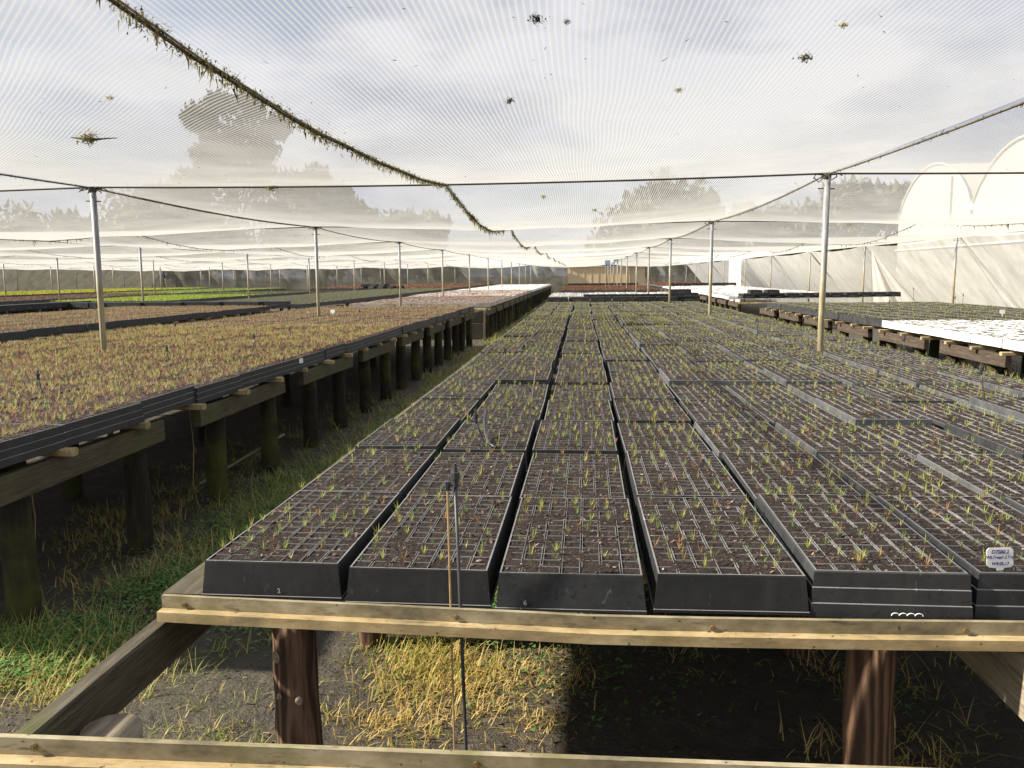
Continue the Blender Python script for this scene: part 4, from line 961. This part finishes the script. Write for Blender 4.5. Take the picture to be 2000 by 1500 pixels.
n = 1700; X = rng.uniform(-8, 8, n); Y = 1.2 + 20 * rng.random(n) ** 1.5; dark = rng.random(n) < .62
P = np.stack([X, Y, np.array([roofz(a, c) for a, c in zip(X, Y)]) - .006], -1)
colr = np.where(dark[:, None], np.array([[.03, .028, .022]]), np.array([[.36, .34, .15]])) * rng.uniform(.6, 1.4, (n, 1))
v1 = blades(P, rng.random(n) * 6.28, 1.3 + rng.random(n) * .5, rng.normal(0, .4, n), rng.gamma(1.4, .006, n) + .004, rng.gamma(1.6, .0035, n) + .0025, colr)
tag(link('net_litter', mesh('net_litter', v1[0], v1[1], [M['moss']], col=v1[2])), 'small leaf and lichen litter scattered on the roof net', 'litter', kind='stuff')

# ------------------------------------------------------------------ grass, straw and weeds
def grass(name, label, spots, green, dry, wd=.0045, segs=2, leanm=.5):
    parts = []
    for (x, y, sx, sy, n, h, fd, dens) in spots:
        q = np.stack([rng.normal(x, sx, n), rng.normal(y, sy, n), np.zeros(n)], -1)
        # clumpy
        tuf = rng.normal(0, 1, (max(n // 30, 1), 2)) * np.array([sx, sy]) + np.array([x, y]); t = rng.integers(0, len(tuf), n); m = rng.random(n) < .7
        q[m, :2] = tuf[t[m]] + rng.normal(0, .045, (m.sum(), 2)); q[:, 2] = hn(q[:, 0], q[:, 1]) - .012
        isd = rng.random(n) < fd; kc = np.where(isd[:, None], np.array([dry]), np.array([green])) * rng.uniform(.55, 1.35, (n, 1))
        parts.append(blades(q, rng.random(n) * 6.28, np.abs(rng.normal(0, leanm, n)) + .1, rng.uniform(.1, 1.5, n), rng.gamma(4, h / 4, n), wd, kc * .8, kc * 1.1, segs))
    v, f, k = cat(parts); tag(link(name, mesh(name, v, f, [M['grass']], col=k)), label, 'grass', kind='stuff')
GR, DR = (.115, .165, .032), (.50, .37, .12)
grass('dry_grass', 'straw coloured dry grass under the left edge of the central bench',
      [(-.66, 3.45, .14, .22, 1700, .055, .55, 1), (-.58, 3.05, .16, .17, 1000, .05, .85, 1), (-.36, 3.12, .14, .12, 800, .05, .95, 1), (-.66, 2.72, .14, .10, 450, .05, .9, 1), (-.2, 3.3, .16, .2, 250, .045, .8, 1), (-.12, 3.08, .08, .08, 150, .06, .95, 1), (-.68, 3.2, .1, .14, 800, .065, .45, 1),
       (-.15, 2.75, .06, .05, 160, .055, .95, 1), (-.75, 4.2, .2, .4, 900, .08, .6, 1), (.05, 3.3, .1, .1, 60, .05, .95, 1), (-.55, 2.55, .15, .10, 200, .05, .7, 1), (1.0, 2.6, .14, .12, 300, .09, .9, 1), (.55, 3.3, .25, .15, 160, .06, .9, 1), (1.25, 3.2, .2, .2, 250, .09, .8, 1), (-.4, 2.88, .16, .06, 330, .06, .95, 1)],
      (.34, .38, .07), (.72, .54, .20), .005, 2, .95)
grass('aisle_grass', 'tufted green and dry grass along the aisle between benches',
      [(-2.25, 3.15, .22, .16, 2700, 0.087, .35, 1), (-2.1, 2.9, .25, .1, 1260, 0.074, .7, 1), (-1.75, 4.4, .12, .25, 1980, 0.105, .7, 1), (-1.45, 4.6, .14, .3, 1350, 0.081, .6, 1), (-2.2, 4.2, .2, .4, 2160, 0.074, .6, 1), (-1.9, 5.6, .35, .5, 4050, 0.093, .45, 1), (-1.5, 5.4, .2, .5, 2880, 0.099, .4, 1),
       (-1.7, 7.0, .35, .8, 4500, 0.093, .4, 1), (-1.6, 9.0, .4, 1.0, 4500, 0.093, .4, 1), (-1.6, 11.5, .4, 1.5, 4050, 0.099, .45, 1), (-1.6, 15, .4, 2.0, 4050, 0.105, .55, 1), (-1.6, 20, .4, 3, 3600, 0.112, .5, 1), (-1.6, 30, .4, 6, 3600, 0.124, .4, 1),
       (-1.45, 7.5, .3, 1.5, 6000, .085, .35, 1), (-1.5, 11, .35, 2.0, 8000, .095, .35, 1), (-1.5, 16, .35, 3.0, 8000, .11, .45, 1), (-1.5, 24, .35, 5.0, 7000, .13, .45, 1), (-1.45, 5.2, .3, .8, 5000, .08, .4, 1), (-1.25, 2.55, .12, .15, 450, 0.043, .6, 1), (-2.9, 5.2, .3, .8, 1620, 0.074, .5, 1), (-3.0, 7.5, .3, 1.5, 1350, 0.074, .5, 1), (3.5, 8, .3, 2, 1800, 0.093, .4, 1), (3.6, 12, .3, 2.5, 1800, 0.093, .4, 1)],
      (.30, .38, .08), (.60, .47, .19), .005, 2, .75)  # grass colours raised to stand in for light in the aisle
grass('aisle_grass', 'bright green and straw grass strip running down the far aisle',
      [(-1.75, 9, .30, 1.2, 5000, .07, .35, 1), (-1.7, 12, .32, 1.8, 6000, .08, .4, 1), (-1.65, 16.5, .32, 2.4, 6000, .10, .5, 1), (-1.6, 23, .3, 3.5, 5000, .12, .45, 1), (-1.6, 33, .3, 6, 4500, .14, .4, 1), (-1.6, 48, .3, 7, 3000, .16, .4, 1), (-1.75, 6.6, .28, .8, 3500, .065, .35, 1)],
      (.30, .38, .08), (.60, .47, .19), .011, 2, .8)  # same raised colours: brightness of the far aisle painted into the grass
def clover(name, label, spots):
    parts = []
    for (x, y, sx, sy, n) in spots:
        q = np.stack([rng.normal(x, sx, n), rng.normal(y, sy, n), rng.uniform(.005, .05, n)], -1); kc = np.array([[.14, .26, .075]]) * rng.uniform(.6, 1.5, (n, 1))
        parts.append(blades(q, rng.random(n) * 6.28, 1.1 + rng.random(n) * .7, rng.normal(0, .3, n), rng.uniform(.014, .026, n), rng.uniform(.012, .02, n), kc, None, 1))
    v, f, k = cat(parts); tag(link(name, mesh(name, v, f, [M['grass']], col=k)), label, 'weeds', kind='stuff')
clover('low_weeds', 'low leafy green weeds around the bench posts',
       [(-2.1, 3.95, .16, .2, 2400), (-2.3, 3.3, .2, .12, 1600), (-2.1, 4.9, .2, .3, 1600), (-2.2, 6.0, .22, .5, 2200), (-1.8, 7.8, .3, .8, 2500), (-.45, 3.75, .22, .12, 2600), (-.2, 3.85, .25, .12, 1600), (-.75, 4.0, .15, .3, 900), (-.6, 3.6, .2, .1, 600), (-1.5, 3.7, .15, .2, 800), (-2.4, 3.05, .2, .1, 1200), (.05, 3.15, .3, .3, 500), (1.1, 3.05, .08, .08, 260)])
# crumbs of bark and dead leaves on the mud
n = 2600; q = np.stack([rng.uniform(-2.6, 1.6, n), rng.uniform(2.3, 4.6, n), np.zeros(n)], -1); q[:, 2] = hn(q[:, 0], q[:, 1]) - .006
kc = np.array([[.14, .10, .055]]) * rng.uniform(.3, 2.0, (n, 1)); v, f, k = blades(q, rng.random(n) * 6.28, 1.3 + rng.random(n) * .5, 0, rng.gamma(2, .005, n) + .004, rng.gamma(2, .003, n) + .003, kc, None, 1)
tag(link('ground_litter', mesh('ground_litter', v, f, [M['moss']], col=k)), 'bark crumbs and dead leaves lying on the mud', 'litter', kind='stuff')

# ------------------------------------------------------------------ small odds and ends
for n, (x, y, lab) in enumerate([(-2.62, 3.62, 'thin pale wire hanging under the left bench near its first beam'), (-2.62, 5.25, 'thin pale wire hanging under the left bench between its first two beams')]):
    b = MB(); b.tube([(x, y, .72), (x + .01, y + .01, .45), (x - .006, y, .2), (x + .02, y + .015, .02)], .0022, 5); tag(b.obj('hanging_wire', M['bamboo']), lab, 'wire', 'wires under the left bench')
b = MB(); b.tube([(-2.75, 3.75, .62), (-2.78, 3.72, .42), (-2.85, 3.62, .25), (-2.98, 3.5, .15)], .0035, 5); tag(b.obj('slack_hose', M['pole'], smooth=True), 'slack grey hose drooping in the shade under the left bench', 'hose')
b = MB(); b.tube([(-.09, 3.95, .12), (-.03, 3.9, .16), (.02, 3.8, .10), (.04, 3.72, 0)], .004, 5); tag(b.obj('arched_stalk', M['bamboo'], smooth=True), 'pale dry stalk arching down behind the front rail', 'stalk')
b = MB(); b.tube([(-2.9, 5.9, .03), (-2.6, 6.9, .22)], .012, 6); tag(b.obj('fallen_stick', M['beam_pale']), 'pale stick leaning in the shade between left bench posts', 'stick')
hd = tag(link('tray_handle', None, loc=(.72, 1.826, Z0 - .078)), 'small black scalloped handle with pale rim behind the front rail', 'handle')
b = MB(); b.box((-.034, -.001, -.02), (.034, .003, .0)); b.obj('plate', M['plastic'], hd)
for k in range(4):
    b = MB(); b.tube([(-.034 + .017 * k + .0085 - .0085 * math.cos(t), 0, .006 * math.sin(t)) for t in np.linspace(0, math.pi, 7)], .0011, 5); b.obj('scallop', M['tagwhite'], hd)
